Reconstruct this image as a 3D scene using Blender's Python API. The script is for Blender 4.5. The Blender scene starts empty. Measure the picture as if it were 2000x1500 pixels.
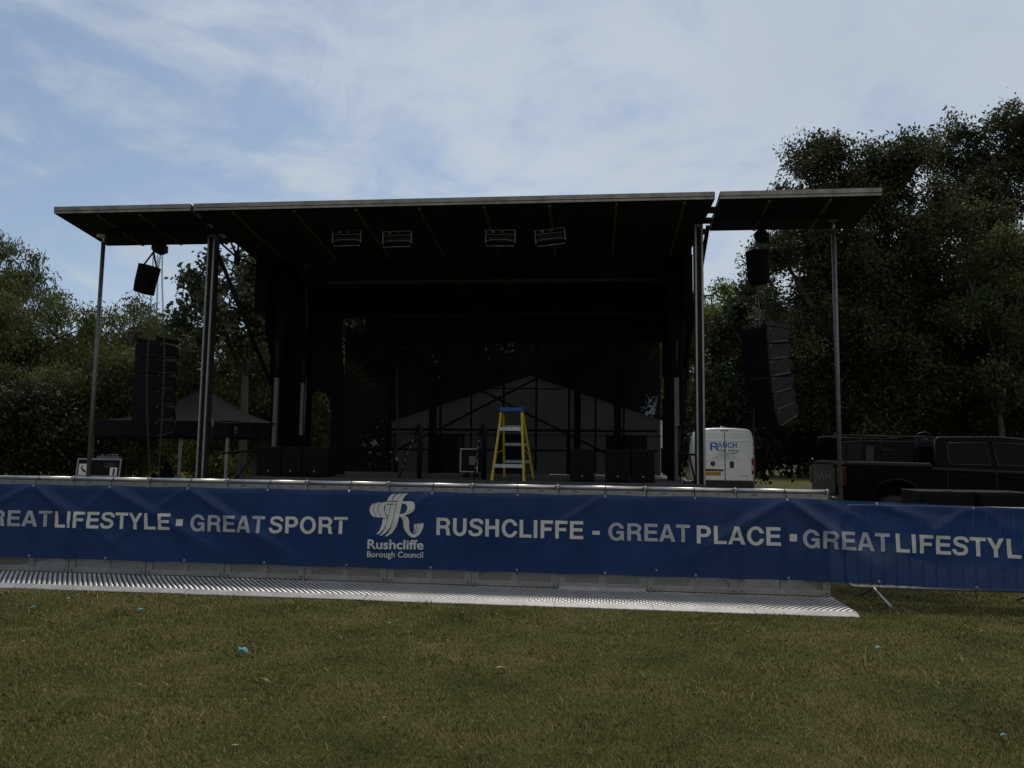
import bpy, bmesh, math, random
import numpy as np
from mathutils import Vector, Matrix
R = math.radians
rnd = random.Random(7)
scene = bpy.context.scene
col = scene.collection

# ------------------------------------------------------------------ camera
F = 1450.0                       # focal length in photo pixels (photo 2000 x 1500)
EYE, PITCH, ROLL = 1.57, R(5.28), R(0.75)
CAM = Vector((0, 0, EYE))
fwd = Vector((0, math.cos(PITCH), math.sin(PITCH)))
up0 = Vector((0, -math.sin(PITCH), math.cos(PITCH)))
r0 = Vector((1, 0, 0))
rgt = r0 * math.cos(ROLL) + up0 * math.sin(ROLL)
upv = -r0 * math.sin(ROLL) + up0 * math.cos(ROLL)
cd = bpy.data.cameras.new('camera')
cam = bpy.data.objects.new('camera', cd)
col.objects.link(cam)
cam.matrix_world = Matrix(((rgt.x, upv.x, -fwd.x, 0), (rgt.y, upv.y, -fwd.y, 0), (rgt.z, upv.z, -fwd.z, EYE), (0, 0, 0, 1)))
cd.sensor_width = 36
cd.lens = F / 2000 * 36
cd.clip_start, cd.clip_end = 0.05, 2000
scene.camera = cam

# ------------------------------------------------------------------ sky and sun
SUN_EL, SUN_AZ = R(63), R(8)
w = bpy.data.worlds.new('World'); scene.world = w; w.use_nodes = True
nt = w.node_tree; N = nt.nodes; L = nt.links
N.clear()
def nn(t, **kw):
    n = N.new(t)
    for k, v in kw.items(): setattr(n, k, v)
    return n
out = nn('ShaderNodeOutputWorld'); bg = nn('ShaderNodeBackground'); bg.inputs[1].default_value = 0.10
sky = nn('ShaderNodeTexSky', sky_type='NISHITA', sun_disc=False, sun_elevation=SUN_EL, sun_rotation=SUN_AZ)
sky.air_density = 1.0; sky.dust_density = 1.2
tc = nn('ShaderNodeTexCoord'); sep = nn('ShaderNodeSeparateXYZ'); L.new(tc.outputs['Generated'], sep.inputs[0])
def mth(op, a, b=None, c=None):
    n = nn('ShaderNodeMath', operation=op)
    for i, v in enumerate((a, b, c)):
        if v is None: continue
        if isinstance(v, (int, float)): n.inputs[i].default_value = v
        else: L.new(v, n.inputs[i])
    return n.outputs[0]
zz = mth('ADD', mth('MAXIMUM', sep.outputs[2], 0.0), 0.22)
cx = mth('DIVIDE', sep.outputs[0], zz); cy = mth('DIVIDE', sep.outputs[1], zz)
cmb = nn('ShaderNodeCombineXYZ'); L.new(cx, cmb.inputs[0]); L.new(cy, cmb.inputs[1])
def noise(scale, detail, rough, dist, off):
    mp = nn('ShaderNodeMapping'); mp.inputs['Location'].default_value = off
    L.new(cmb.outputs[0], mp.inputs[0])
    n = nn('ShaderNodeTexNoise'); n.inputs['Scale'].default_value = scale; n.inputs['Detail'].default_value = detail
    n.inputs['Roughness'].default_value = rough; n.inputs['Distortion'].default_value = dist
    L.new(mp.outputs[0], n.inputs['Vector'])
    return n.outputs[0]
n1 = noise(1.6, 8, 0.56, 1.6, (5.6, 3.7, 0)); n2 = noise(4.2, 9, 0.62, 1.2, (8.3, 2.2, 0)); n3 = noise(0.8, 4, 0.5, 0.3, (1.3, 6.1, 2))
s = mth('ADD', mth('MULTIPLY', n1, 0.66), mth('MULTIPLY', n2, 0.34))
s = mth('ADD', s, mth('MULTIPLY', cx, 0.11))
mr = nn('ShaderNodeMapRange', interpolation_type='SMOOTHERSTEP'); L.new(s, mr.inputs[0])
mr.inputs[1].default_value = 0.30; mr.inputs[2].default_value = 0.62; mr.inputs[3].default_value = 0.10; mr.inputs[4].default_value = 1.0
cr = nn('ShaderNodeMix', data_type='RGBA'); L.new(n3, cr.inputs[0])
cr.inputs[6].default_value = (3.7, 4.45, 5.3, 1); cr.inputs[7].default_value = (6.2, 6.95, 7.8, 1)
# thin cloud away from the sun is greyer and more neutral than the bluish veil before it
bk = nn('ShaderNodeMapRange', interpolation_type='SMOOTHSTEP'); L.new(sep.outputs[1], bk.inputs[0])
bk.inputs[1].default_value = -0.6; bk.inputs[2].default_value = 0.45
cb = nn('ShaderNodeMix', data_type='RGBA'); L.new(bk.outputs[0], cb.inputs[0]); cb.inputs[6].default_value = (5.9, 5.8, 5.5, 1); L.new(cr.outputs[2], cb.inputs[7])
mx = nn('ShaderNodeMix', data_type='RGBA'); L.new(mr.outputs[0], mx.inputs[0]); L.new(sky.outputs[0], mx.inputs[6]); L.new(cb.outputs[2], mx.inputs[7])
L.new(mx.outputs[2], bg.inputs[0]); L.new(bg.outputs[0], out.inputs[0])
sd = bpy.data.lights.new('sun', 'SUN'); sd.energy = 2.0; sd.angle = R(10); sd.color = (1.0, 0.93, 0.80)
sun = bpy.data.objects.new('sun', sd); col.objects.link(sun)
sun.rotation_euler = (-(math.pi / 2 - SUN_EL), 0, -SUN_AZ)
vs = scene.view_settings
vs.view_transform = 'Standard'; vs.look = 'None'; vs.gamma = 1; vs.use_curve_mapping = False
vs.exposure = 0.0
scene.render.engine = 'CYCLES'
scene.cycles.transparent_max_bounces = 24

# ------------------------------------------------------------------ frames of reference
PHI = R(6)
A = Vector((math.cos(PHI), -math.sin(PHI), 0)); B = Vector((math.sin(PHI), math.cos(PHI), 0)); Z = Vector((0, 0, 1))
SO = Vector((3.07, 12.0, 0)) - 4.2 * A              # stage centre on its column line
BO = Vector((3.54, 8.34, 0))                        # right end of the aluminium barrier
def ray(px, py): return fwd + rgt * ((px - 1000) / F) + upv * ((750 - py) / F)
def W(px, py, y):
    d = ray(px, py); return CAM + d * (y / d.y)
def G(px, py, z=0.0):
    d = ray(px, py); return CAM + d * ((z - EYE) / d.z)
def on(px, py, b, o):
    d = ray(px, py); p = CAM + d * ((b - (CAM - o).dot(B)) / d.dot(B))
    q = p - o
    return Vector((q.dot(A), b, p.z))
def S(px, py, b): return on(px, py, b, SO)
def sw(a, b, z=0): return SO + A * a + B * b + Z * z
def bw(a, b, z=0): return BO + A * a + B * b + Z * z

# ------------------------------------------------------------------ object helpers
def tag(o, label=None, cat=None, group=None, kind=None):
    if label: o['label'] = label
    if cat: o['category'] = cat
    if group: o['group'] = group
    if kind: o['kind'] = kind
    return o
def thing(name, label, cat, loc=(0, 0, 0), rz=0.0, group=None):
    o = bpy.data.objects.new(name, None); col.objects.link(o)
    o.location = loc; o.rotation_euler = (0, 0, rz); o.empty_display_size = 0.2
    return tag(o, label, cat, group)
def obj(name, bm, m, parent=None, smooth=False, loc=None):
    me = bpy.data.meshes.new(name)
    bmesh.ops.recalc_face_normals(bm, faces=bm.faces)
    bm.to_mesh(me); bm.free()
    if smooth: me.shade_smooth()
    for x in (m if isinstance(m, (list, tuple)) else [m]): me.materials.append(x)
    o = bpy.data.objects.new(name, me); col.objects.link(o)
    if parent: o.parent = parent
    if loc is not None: o.location = loc
    return o
def copy_tree(o, parent=None):
    c = o.copy(); col.objects.link(c); c.parent = parent
    for ch in list(o.children): copy_tree(ch, c)
    return c
def NB(): return bmesh.new()
def box(bm, c, s, rot=None, mat=0, bev=0.0):
    M = Matrix.Translation(Vector(c)) @ (rot.to_4x4() if rot else Matrix.Identity(4)) @ Matrix.Diagonal((s[0], s[1], s[2], 1))
    r = bmesh.ops.create_cube(bm, size=1, matrix=M)
    fs = set(f for v in r['verts'] for f in v.link_faces)
    for f in fs: f.material_index = mat
    if bev > 0:
        es = list(set(e for f in fs for e in f.edges))
        nb = bmesh.ops.bevel(bm, geom=es, offset=bev, segments=2, affect='EDGES', profile=0.5)
        for f in nb['faces']: f.material_index = mat
def box2(bm, lo, hi, mat=0, bev=0.0):
    lo, hi = Vector(lo), Vector(hi); box(bm, (lo + hi) / 2, [abs(x) for x in (hi - lo)], None, mat, bev)
def tube(bm, pts, r, n=10, mat=0, caps=True, r2=None):
    pts = [Vector(p) for p in pts]; rings = []
    ref = None
    for i, p in enumerate(pts):
        t = (pts[min(i + 1, len(pts) - 1)] - pts[max(i - 1, 0)]).normalized()
        if ref is None:
            ref = t.orthogonal().normalized()
        ref = (ref - t * ref.dot(t)).normalized(); s2 = t.cross(ref)
        rr = r if r2 is None else r + (r2 - r) * i / (len(pts) - 1)
        if isinstance(r, (list, tuple)): rr = r[i]
        rings.append([bm.verts.new(p + (ref * math.cos(k * 2 * math.pi / n) + s2 * math.sin(k * 2 * math.pi / n)) * rr) for k in range(n)])
    for a, b in zip(rings, rings[1:]):
        for k in range(n):
            f = bm.faces.new((a[k], a[(k + 1) % n], b[(k + 1) % n], b[k])); f.material_index = mat; f.smooth = True
    if caps:
        for rg in (rings[0][::-1], rings[-1]):
            f = bm.faces.new(rg); f.material_index = mat
def bar(bm, p, q, wd, th, upd=None, mat=0):
    p, q = Vector(p), Vector(q); d = (q - p); l = d.length; d.normalize()
    u = Vector(upd) if upd else (Vector((0, 0, 1)) if abs(d.z) < 0.95 else Vector((0, 1, 0)))
    s2 = d.cross(u).normalized(); u = s2.cross(d).normalized()
    M = Matrix((s2, d, u)).transposed()
    box(bm, (p + q) / 2, (wd, l, th), M, mat)
def lathe(bm, prof, c=(0, 0, 0), n=20, M=None, mat=0):
    rings = []
    for r, z in prof:
        rg = []
        for k in range(n):
            v = Vector((r * math.cos(2 * math.pi * k / n), r * math.sin(2 * math.pi * k / n), z))
            if M: v = M @ v
            rg.append(bm.verts.new(v + Vector(c)))
        rings.append(rg)
    for a, b in zip(rings, rings[1:]):
        for k in range(n):
            f = bm.faces.new((a[k], a[(k + 1) % n], b[(k + 1) % n], b[k])); f.smooth = True; f.material_index = mat
    for rg in (rings[0][::-1], rings[-1]):
        if (rg[0].co - rg[n // 2].co).length > 1e-4:
            f = bm.faces.new(rg); f.material_index = mat
def prism(bm, poly, axis, lo, hi, mat=0, bev=0):
    """poly of 2d points extruded along an axis"""
    def mk(p, t):
        return {'x': (t, p[0], p[1]), 'y': (p[0], t, p[1]), 'z': (p[0], p[1], t)}[axis]
    a = [bm.verts.new(mk(p, lo)) for p in poly]; b = [bm.verts.new(mk(p, hi)) for p in poly]
    n = len(poly); fs = [bm.faces.new(a[::-1]), bm.faces.new(b)]
    for k in range(n): fs.append(bm.faces.new((a[k], a[(k + 1) % n], b[(k + 1) % n], b[k])))
    for f in fs: f.material_index = mat
    if bev:
        bmesh.ops.recalc_face_normals(bm, faces=fs)
        es = list(set(fs[0].edges) | set(fs[1].edges))
        bmesh.ops.bevel(bm, geom=es, offset=bev, segments=3, affect='EDGES', profile=0.5)
RX = lambda t: Matrix.Rotation(t, 3, 'X')
RY = lambda t: Matrix.Rotation(t, 3, 'Y')
RZ = lambda t: Matrix.Rotation(t, 3, 'Z')

# ------------------------------------------------------------------ materials
def mat(name, c, rough=0.6, metal=0.0, var=0.0, vscale=6.0, bump=0.0, bscale=40.0, c2=None, spec=None, coat=0.0):
    m = bpy.data.materials.new(name); m.use_nodes = True
    t = m.node_tree; b = t.nodes['Principled BSDF']
    b.inputs['Base Color'].default_value = (*c, 1); b.inputs['Roughness'].default_value = rough; b.inputs['Metallic'].default_value = metal
    if spec is not None: b.inputs['Specular IOR Level'].default_value = spec
    if coat: b.inputs['Coat Weight'].default_value = coat; b.inputs['Coat Roughness'].default_value = 0.06
    tcn = t.nodes.new('ShaderNodeTexCoord')
    if var > 0 or c2:
        n = t.nodes.new('ShaderNodeTexNoise'); n.inputs['Scale'].default_value = vscale; n.inputs['Detail'].default_value = 6; n.inputs['Roughness'].default_value = 0.6
        t.links.new(tcn.outputs['Object'], n.inputs['Vector'])
        rp = t.nodes.new('ShaderNodeMapRange'); rp.inputs[1].default_value = 0.32; rp.inputs[2].default_value = 0.68
        t.links.new(n.outputs[0], rp.inputs[0])
        k = t.nodes.new('ShaderNodeMix'); k.data_type = 'RGBA'
        k.inputs[6].default_value = (*[x * (1 - var) for x in c], 1); k.inputs[7].default_value = (*(c2 or [min(1, x * (1 + var)) for x in c]), 1)
        t.links.new(rp.outputs[0], k.inputs[0]); t.links.new(k.outputs[2], b.inputs['Base Color'])
        r2 = t.nodes.new('ShaderNodeMapRange'); r2.inputs[3].default_value = max(0.02, rough - 0.1); r2.inputs[4].default_value = min(1, rough + 0.1)
        t.links.new(n.outputs[0], r2.inputs[0]); t.links.new(r2.outputs[0], b.inputs['Roughness'])
    if bump > 0:
        n = t.nodes.new('ShaderNodeTexNoise'); n.inputs['Scale'].default_value = bscale; n.inputs['Detail'].default_value = 5
        t.links.new(tcn.outputs['Object'], n.inputs['Vector'])
        bp = t.nodes.new('ShaderNodeBump'); bp.inputs['Strength'].default_value = bump; bp.inputs['Distance'].default_value = 0.02
        t.links.new(n.outputs[0], bp.inputs['Height']); t.links.new(bp.outputs[0], b.inputs['Normal'])
    return m
def see_through(m, f):
    """lets a share f of the light straight through (woven mesh)"""
    t = m.node_tree; o = t.nodes['Material Output']; b = t.nodes['Principled BSDF']
    tr = t.nodes.new('ShaderNodeBsdfTransparent'); k = t.nodes.new('ShaderNodeMixShader')
    if isinstance(f, float): k.inputs[0].default_value = f
    else: t.links.new(f, k.inputs[0])
    t.links.new(o.inputs[0].links[0].from_socket, k.inputs[1]); t.links.new(tr.outputs[0], k.inputs[2]); t.links.new(k.outputs[0], o.inputs[0])
    return m
def translucent(m, f, c):
    t = m.node_tree; o = t.nodes['Material Output']; b = t.nodes['Principled BSDF']
    tr = t.nodes.new('ShaderNodeBsdfTranslucent'); tr.inputs[0].default_value = (*c, 1); k = t.nodes.new('ShaderNodeMixShader'); k.inputs[0].default_value = f
    t.links.new(b.outputs[0], k.inputs[1]); t.links.new(tr.outputs[0], k.inputs[2]); t.links.new(k.outputs[0], o.inputs[0])
    return m
M_black = mat('black_paint', (0.008, 0.008, 0.009), 0.6, var=0.3, spec=0.2)
M_drape = mat('black_cloth', (0.006, 0.006, 0.0065), 0.95, var=0.3, vscale=3, spec=0.1)
M_under = mat('roof_underside', (0.015, 0.0155, 0.018), 0.75, var=0.25, vscale=2, spec=0.2)
M_rib = mat('roof_rib', (0.085, 0.078, 0.07), 0.55, var=0.2)
M_fascia = mat('weathered_aluminium', (0.26, 0.24, 0.21), 0.5, metal=0.35, var=0.35, vscale=5, c2=(0.34, 0.315, 0.28))
M_alu = mat('aluminium', (0.55, 0.55, 0.54), 0.38, metal=0.85, var=0.15, vscale=9, bump=0.05)
M_alu_d = mat('dull_aluminium', (0.33, 0.33, 0.32), 0.5, metal=0.6, var=0.2, vscale=6)
M_steel = mat('galvanised_steel', (0.13, 0.128, 0.125), 0.5, metal=0.5, var=0.3, vscale=14)
M_chrome = mat('bright_metal', (0.7, 0.7, 0.7), 0.2, metal=1.0)
M_grey = mat('grey_paint', (0.12, 0.12, 0.12), 0.5, var=0.2)
M_chain = mat('chain_steel', (0.09, 0.09, 0.09), 0.4, metal=0.9)
M_colside = mat('dark_anodised', (0.035, 0.034, 0.034), 0.5, metal=0.3, var=0.2)
M_deck = mat('stage_floor', (0.045, 0.045, 0.045), 0.7, var=0.3, vscale=3)
M_speaker = mat('speaker_paint', (0.0045, 0.005, 0.006), 0.6, var=0.2, bump=0.2, bscale=300, spec=0.18)
M_grille = mat('speaker_grille', (0.005, 0.0055, 0.0065), 0.7, var=0.3, vscale=90, bump=0.4, bscale=400, spec=0.15)
M_spkedge = mat('speaker_side', (0.013, 0.0135, 0.015), 0.6, var=0.25, vscale=12, spec=0.2)
M_slot = mat('slot_black', (0.022, 0.022, 0.023), 0.6)
M_white = mat('white_paper', (0.75, 0.75, 0.73), 0.7)
M_tie = mat('cable_tie', (0.008, 0.008, 0.008), 0.4)

# ------------------------------------------------------------------ ground
def ground_material():
    m = mat('lawn', (0.05, 0.05, 0.02), 0.95, spec=0.1)
    t = m.node_tree; b = t.nodes['Principled BSDF']; g = t.nodes.new('ShaderNodeNewGeometry')
    def nz(sc, d=5):
        n = t.nodes.new('ShaderNodeTexNoise'); n.inputs['Scale'].default_value = sc; n.inputs['Detail'].default_value = d; n.inputs['Roughness'].default_value = 0.65
        t.links.new(g.outputs['Position'], n.inputs['Vector']); return n.outputs[0]
    r1 = t.nodes.new('ShaderNodeMapRange'); r1.inputs[1].default_value = 0.38; r1.inputs[2].default_value = 0.62; t.links.new(nz(1.1), r1.inputs[0])
    k1 = t.nodes.new('ShaderNodeMix'); k1.data_type = 'RGBA'; k1.inputs[6].default_value = (0.050, 0.060, 0.016, 1); k1.inputs[7].default_value = (0.115, 0.100, 0.038, 1)
    t.links.new(r1.outputs[0], k1.inputs[0])
    r2 = t.nodes.new('ShaderNodeMapRange'); r2.inputs[1].default_value = 0.3; r2.inputs[2].default_value = 0.7; r2.inputs[3].default_value = 0.45; r2.inputs[4].default_value = 1.3; t.links.new(nz(38, 8), r2.inputs[0])
    k2 = t.nodes.new('ShaderNodeMix'); k2.data_type = 'RGBA'; k2.blend_type = 'MULTIPLY'; k2.inputs[0].default_value = 1
    t.links.new(k1.outputs[2], k2.inputs[6]); t.links.new(r2.outputs[0], k2.inputs[7]); t.links.new(k2.outputs[2], b.inputs['Base Color'])
    bp = t.nodes.new('ShaderNodeBump'); bp.inputs['Strength'].default_value = 0.8; bp.inputs['Distance'].default_value = 0.03
    t.links.new(nz(60, 8), bp.inputs['Height']); t.links.new(bp.outputs[0], b.inputs['Normal'])
    return m
bm = NB()
box2(bm, (-300, -60, -0.5), (300, 500, 0.0))
tag(obj('ground', bm, ground_material()), kind='structure')

def numpy_mesh(name, V, Fq, m, tone=None, parent=None, tris=None):
    me = bpy.data.meshes.new(name)
    nv, nq = len(V), len(Fq); ntri = 0 if tris is None else len(tris)
    me.vertices.add(nv); me.vertices.foreach_set('co', V.astype(np.float32).ravel())
    loops = Fq.astype(np.int32).ravel()
    starts = np.arange(nq, dtype=np.int32) * 4
    if ntri:
        starts = np.concatenate([starts, nq * 4 + np.arange(ntri, dtype=np.int32) * 3]); loops = np.concatenate([loops, tris.astype(np.int32).ravel()])
    me.loops.add(len(loops)); me.loops.foreach_set('vertex_index', loops)
    me.polygons.add(nq + ntri); me.polygons.foreach_set('loop_start', starts)
    if tone is not None:
        at = me.attributes.new('tone', 'FLOAT', 'POINT'); at.data.foreach_set('value', tone.astype(np.float32))
    me.update(calc_edges=True); me.validate()
    me.materials.append(m)
    o = bpy.data.objects.new(name, me); col.objects.link(o)
    if parent: o.parent = parent
    return o
def tone_material(name, stops, rough=0.7, tr=0.35, trc=(0.1, 0.12, 0.02), patch=0.0):
    m = mat(name, stops[0][1], rough, spec=0.25)
    t = m.node_tree; b = t.nodes['Principled BSDF']
    at = t.nodes.new('ShaderNodeAttribute'); at.attribute_name = 'tone'
    cr = t.nodes.new('ShaderNodeValToRGB')
    el = cr.color_ramp.elements
    while len(el) < len(stops): el.new(0.5)
    for e, (p, c) in zip(el, stops): e.position = p; e.color = (*c, 1)
    src = at.outputs['Fac']
    if patch:
        g = t.nodes.new('ShaderNodeNewGeometry'); n = t.nodes.new('ShaderNodeTexNoise'); n.inputs['Scale'].default_value = 0.8; n.inputs['Detail'].default_value = 8; n.inputs['Roughness'].default_value = 0.72
        t.links.new(g.outputs['Position'], n.inputs['Vector'])
        ma = t.nodes.new('ShaderNodeMath'); ma.operation = 'MULTIPLY_ADD'; t.links.new(n.outputs[0], ma.inputs[0]); ma.inputs[1].default_value = patch
        sb = t.nodes.new('ShaderNodeMath'); sb.operation = 'ADD'; sb.inputs[1].default_value = -patch * 0.5; t.links.new(src, sb.inputs[0]); t.links.new(sb.outputs[0], ma.inputs[2]); src = ma.outputs[0]
    t.links.new(src, cr.inputs[0]); t.links.new(cr.outputs[0], b.inputs['Base Color'])
    if tr:
        o = t.nodes['Material Output']; tl = t.nodes.new('ShaderNodeBsdfTranslucent'); k = t.nodes.new('ShaderNodeMixShader'); k.inputs[0].default_value = tr
        t.links.new(cr.outputs[0], tl.inputs[0]); t.links.new(b.outputs[0], k.inputs[1]); t.links.new(tl.outputs[0], k.inputs[2]); t.links.new(k.outputs[0], o.inputs[0])
    return m

def grass():
    g = np.random.default_rng(3)
    n = 420000
    u = g.random(n)
    y = 2.6 * (12.5 / 2.6) ** u                      # thins out with distance
    x = (g.random(n) * 2 - 1) * (0.78 * y + 0.7)
    # keep off the barrier's metal base and the stage area
    a = (x - BO.x) * A.x + (y - BO.y) * A.y; b = (x - BO.x) * B.x + (y - BO.y) * B.y
    keep = ~((a < 0.02) & (b > -0.885)) & ~((a > 0.02) & (b > 3.2))
    x, y = x[keep], y[keep]; n = len(x)
    clump = np.sin(x * 5.1 + 1.3 * np.sin(y * 3.7)) * np.sin(y * 4.3 + 1.7 * np.sin(x * 2.9))
    h = (0.011 + 0.018 * g.random(n) ** 1.6) * (1 + 0.4 * clump)
    long = g.random(n) < 0.018; h = np.where(long, h * 1.9, h)
    th = g.random(n) * 2 * np.pi; lean = h * (0.35 + 1.0 * g.random(n)); lean = np.where(long, lean * 1.5, lean)
    wd = (0.0011 + 0.0009 * g.random(n)) * np.clip(y / 4.0, 0.9, 2.4)
    weed = g.random(n) < 0.012 * (1 + 2 * (clump > .5)); wd = np.where(weed, wd * 5.5, wd); h = np.where(weed, h * .55, h)
    bx, by = np.cos(th), np.sin(th); sx, sy = -by, bx
    tw = g.random(n) * 1.5; sx, sy = np.cos(th + tw), np.sin(th + tw)
    P = np.zeros((n, 5, 3))
    P[:, 0] = np.stack([x - sx * wd, y - sy * wd, np.full(n, -0.003)], 1); P[:, 1] = np.stack([x + sx * wd, y + sy * wd, np.full(n, -0.003)], 1)
    mx_, my_ = x + bx * lean * 0.35, y + by * lean * 0.35
    P[:, 2] = np.stack([mx_ + sx * wd * .8, my_ + sy * wd * .8, h * 0.62], 1); P[:, 3] = np.stack([mx_ - sx * wd * .8, my_ - sy * wd * .8, h * 0.62], 1)
    P[:, 4] = np.stack([x + bx * lean, y + by * lean, h], 1)
    base = np.arange(n)[:, None] * 5
    q = base + np.array([0, 1, 2, 3]); tr = base + np.array([3, 2, 4])
    tone = np.repeat(np.clip(0.44 + 0.30 * g.standard_normal(n) + np.where(long, 0.35, 0) - np.where(weed, .25, 0), 0, 1), 5)
    m = tone_material('grass_blades', [(0.0, (0.036, 0.050, 0.010)), (0.36, (0.092, 0.106, 0.024)), (0.60, (0.195, 0.162, 0.062)), (1.0, (0.48, 0.38, 0.20))], 0.8, 0.35, patch=1.65)
    tag(numpy_mesh('grass', P.reshape(-1, 3), q, m, tone, None, tr), 'short dry mown grass in front of the barrier', 'grass', kind='stuff')
grass()

# ------------------------------------------------------------------ trees
M_bark = mat('bark', (0.055, 0.048, 0.038), 0.9, var=0.4, vscale=8, bump=0.6, bscale=18)
LEAF = {
 'oak': tone_material('oak_leaves', [(0.0, (0.026, 0.034, 0.014)), (0.5, (0.052, 0.064, 0.023)), (1.0, (0.105, 0.118, 0.046))], 0.6, 0.30),
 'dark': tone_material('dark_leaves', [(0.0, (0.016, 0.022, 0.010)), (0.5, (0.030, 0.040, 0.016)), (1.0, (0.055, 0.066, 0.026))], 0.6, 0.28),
 'olive': tone_material('olive_leaves', [(0.0, (0.050, 0.064, 0.020)), (0.5, (0.090, 0.110, 0.034)), (1.0, (0.165, 0.185, 0.065))], 0.65, 0.36),
 'bright': tone_material('bright_leaves', [(0.0, (0.075, 0.10, 0.022)), (0.5, (0.145, 0.185, 0.042)), (1.0, (0.24, 0.28, 0.08))], 0.65, 0.48),
 'silver': tone_material('grey_green_leaves', [(0.0, (0.040, 0.052, 0.026)), (0.5, (0.070, 0.085, 0.045)), (1.0, (0.13, 0.145, 0.085))], 0.5, 0.35),
}
def tree(name, label, cat, base, lobes, nleaf, leaf, kind, seed, trunk_r=0.25, droop=0.0, blob=(0.45, 0.95), nblob=60, group=None, fill=0.25, aspect=0.5, th=None):
    """lobes: (px, py, depth, rx, ry, rz) ellipsoids of the crown, in metres"""
    g = np.random.default_rng(seed)
    root = thing(name, label, cat, base, 0, group)
    base = Vector(base)
    C = []; Rr = []
    wts = []
    lob = []
    for (px, py, dep, rx, ry, rz) in lobes:
        c = W(px, py, dep) - base; lob.append((c, rx, ry, rz)); wts.append(rx * rz + ry * rz)
    wts = np.array(wts) / sum(wts)
    cs, rs = [], []
    for (c, rx, ry, rz), wt in zip(lob, wts):
        k = max(6, int(nblob * wt))
        d = g.standard_normal((k, 3)); d /= np.linalg.norm(d, axis=1)[:, None]
        rad = np.where(g.random(k) < fill, 0.2 + 0.5 * g.random(k), 0.72 + 0.36 * g.random(k))
        p = d * rad[:, None] * np.array([rx, ry, rz]) + np.array(c)
        cs.append(p); rs.append(blob[0] + (blob[1] - blob[0]) * g.random(k) ** 1.5)
    cs = np.concatenate(cs); rs = np.concatenate(rs)
    ok = cs[:, 2] + base.z > 0.2
    cs, rs = cs[ok], rs[ok]
    pw = rs ** 2; pw /= pw.sum()
    idx = g.choice(len(cs), nleaf, p=pw)
    d = g.standard_normal((nleaf, 3)); d /= np.linalg.norm(d, axis=1)[:, None]
    # leaves sit along a few sprays in each blob
    rad = g.random(nleaf) ** 0.5
    pos = cs[idx] + d * (rs[idx] * rad)[:, None] * np.array([1.05, 1.05, 0.8])
    spr = g.standard_normal((len(cs), 7, 3)); spr[:, :, 2] += 0.15 - droop; spr /= np.linalg.norm(spr, axis=2)[:, :, None]
    on_s = g.random(nleaf) < 0.55
    sp = spr[idx, g.integers(0, 7, nleaf)]
    tt = g.random(nleaf) * 1.25
    jit = g.standard_normal((nleaf, 3)) * (0.09 + 0.05 * leaf / 0.1)
    p2 = cs[idx] + sp * (rs[idx] * tt)[:, None] + jit
    if droop: p2[:, 2] -= droop * (tt ** 2) * rs[idx] * 0.8
    pos = np.where(on_s[:, None], p2, pos)
    pos[:, 2] = np.maximum(pos[:, 2], 0.05 - base.z)
    ax = g.standard_normal((nleaf, 3)); ax[:, 2] -= 0.3 + droop * 1.5; ax /= np.linalg.norm(ax, axis=1)[:, None]
    nm = g.standard_normal((nleaf, 3)); nm[:, 2] += 0.9; nm -= ax * (nm * ax).sum(1)[:, None]; nm /= np.linalg.norm(nm, axis=1)[:, None]
    sd_ = np.cross(ax, nm)
    ln = leaf * (0.6 + 0.8 * g.random(nleaf)); wd = ln * aspect * (0.7 + 0.6 * g.random(nleaf))
    V = np.zeros((nleaf, 4, 3))
    V[:, 0] = pos; V[:, 2] = pos + ax * ln[:, None]
    V[:, 1] = pos + ax * (ln * 0.45)[:, None] + sd_ * (wd / 2)[:, None] + nm * (ln * 0.08)[:, None]
    V[:, 3] = pos + ax * (ln * 0.45)[:, None] - sd_ * (wd / 2)[:, None] + nm * (ln * 0.08)[:, None]
    bt = 0.45 + 0.22 * g.standard_normal(len(cs))
    tone = np.repeat(np.clip(bt[idx] + 0.16 * g.standard_normal(nleaf), 0, 1), 4)
    numpy_mesh('crown', V.reshape(-1, 3), np.arange(nleaf * 4).reshape(-1, 4), LEAF[kind], tone, root)
    # trunk, limbs into the lobes, twigs into the blobs
    bm = NB()
    zc = min(l[0].z - l[3] * 0.2 for l in lob)
    fork = Vector((rnd.uniform(-.1, .1), rnd.uniform(-.1, .1), max(0.8, th if th else zc * 0.75)))
    tube(bm, [(0, 0, -0.1), (0.03, 0, 0.25), fork * 0.6 + Vector((0.05, 0, 0)), fork], [trunk_r * 1.35, trunk_r, trunk_r * 0.85, trunk_r * 0.75], 12)
    lp = []
    for c, rx, ry, rz in lob:
        tip = c + Vector((0, 0, rz * 0.55)); mid = fork.lerp(tip, 0.5) + Vector((rnd.uniform(-.3, .3), rnd.uniform(-.3, .3), 0.2))
        tube(bm, [fork - Vector((0, 0, .1)), mid, tip], [trunk_r * 0.6, trunk_r * 0.35, 0.03], 8); lp += [(fork, mid), (mid, tip)]
    for i in range(len(cs)):
        p = Vector(cs[i]); best = min((s0.lerp(s1, t) for s0, s1 in lp for t in (0.2, 0.5, 0.8, 1.0)), key=lambda q: (q - p).length + max(0, q.z - p.z) * 0.5)
        md = best.lerp(p, 0.5) + Vector((rnd.uniform(-.2, .2), rnd.uniform(-.2, .2), 0.12))
        tube(bm, [best, md, p], [0.035, 0.022, 0.008], 5, caps=False)
    obj('trunk', bm, M_bark, root, True)
    return root

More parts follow.
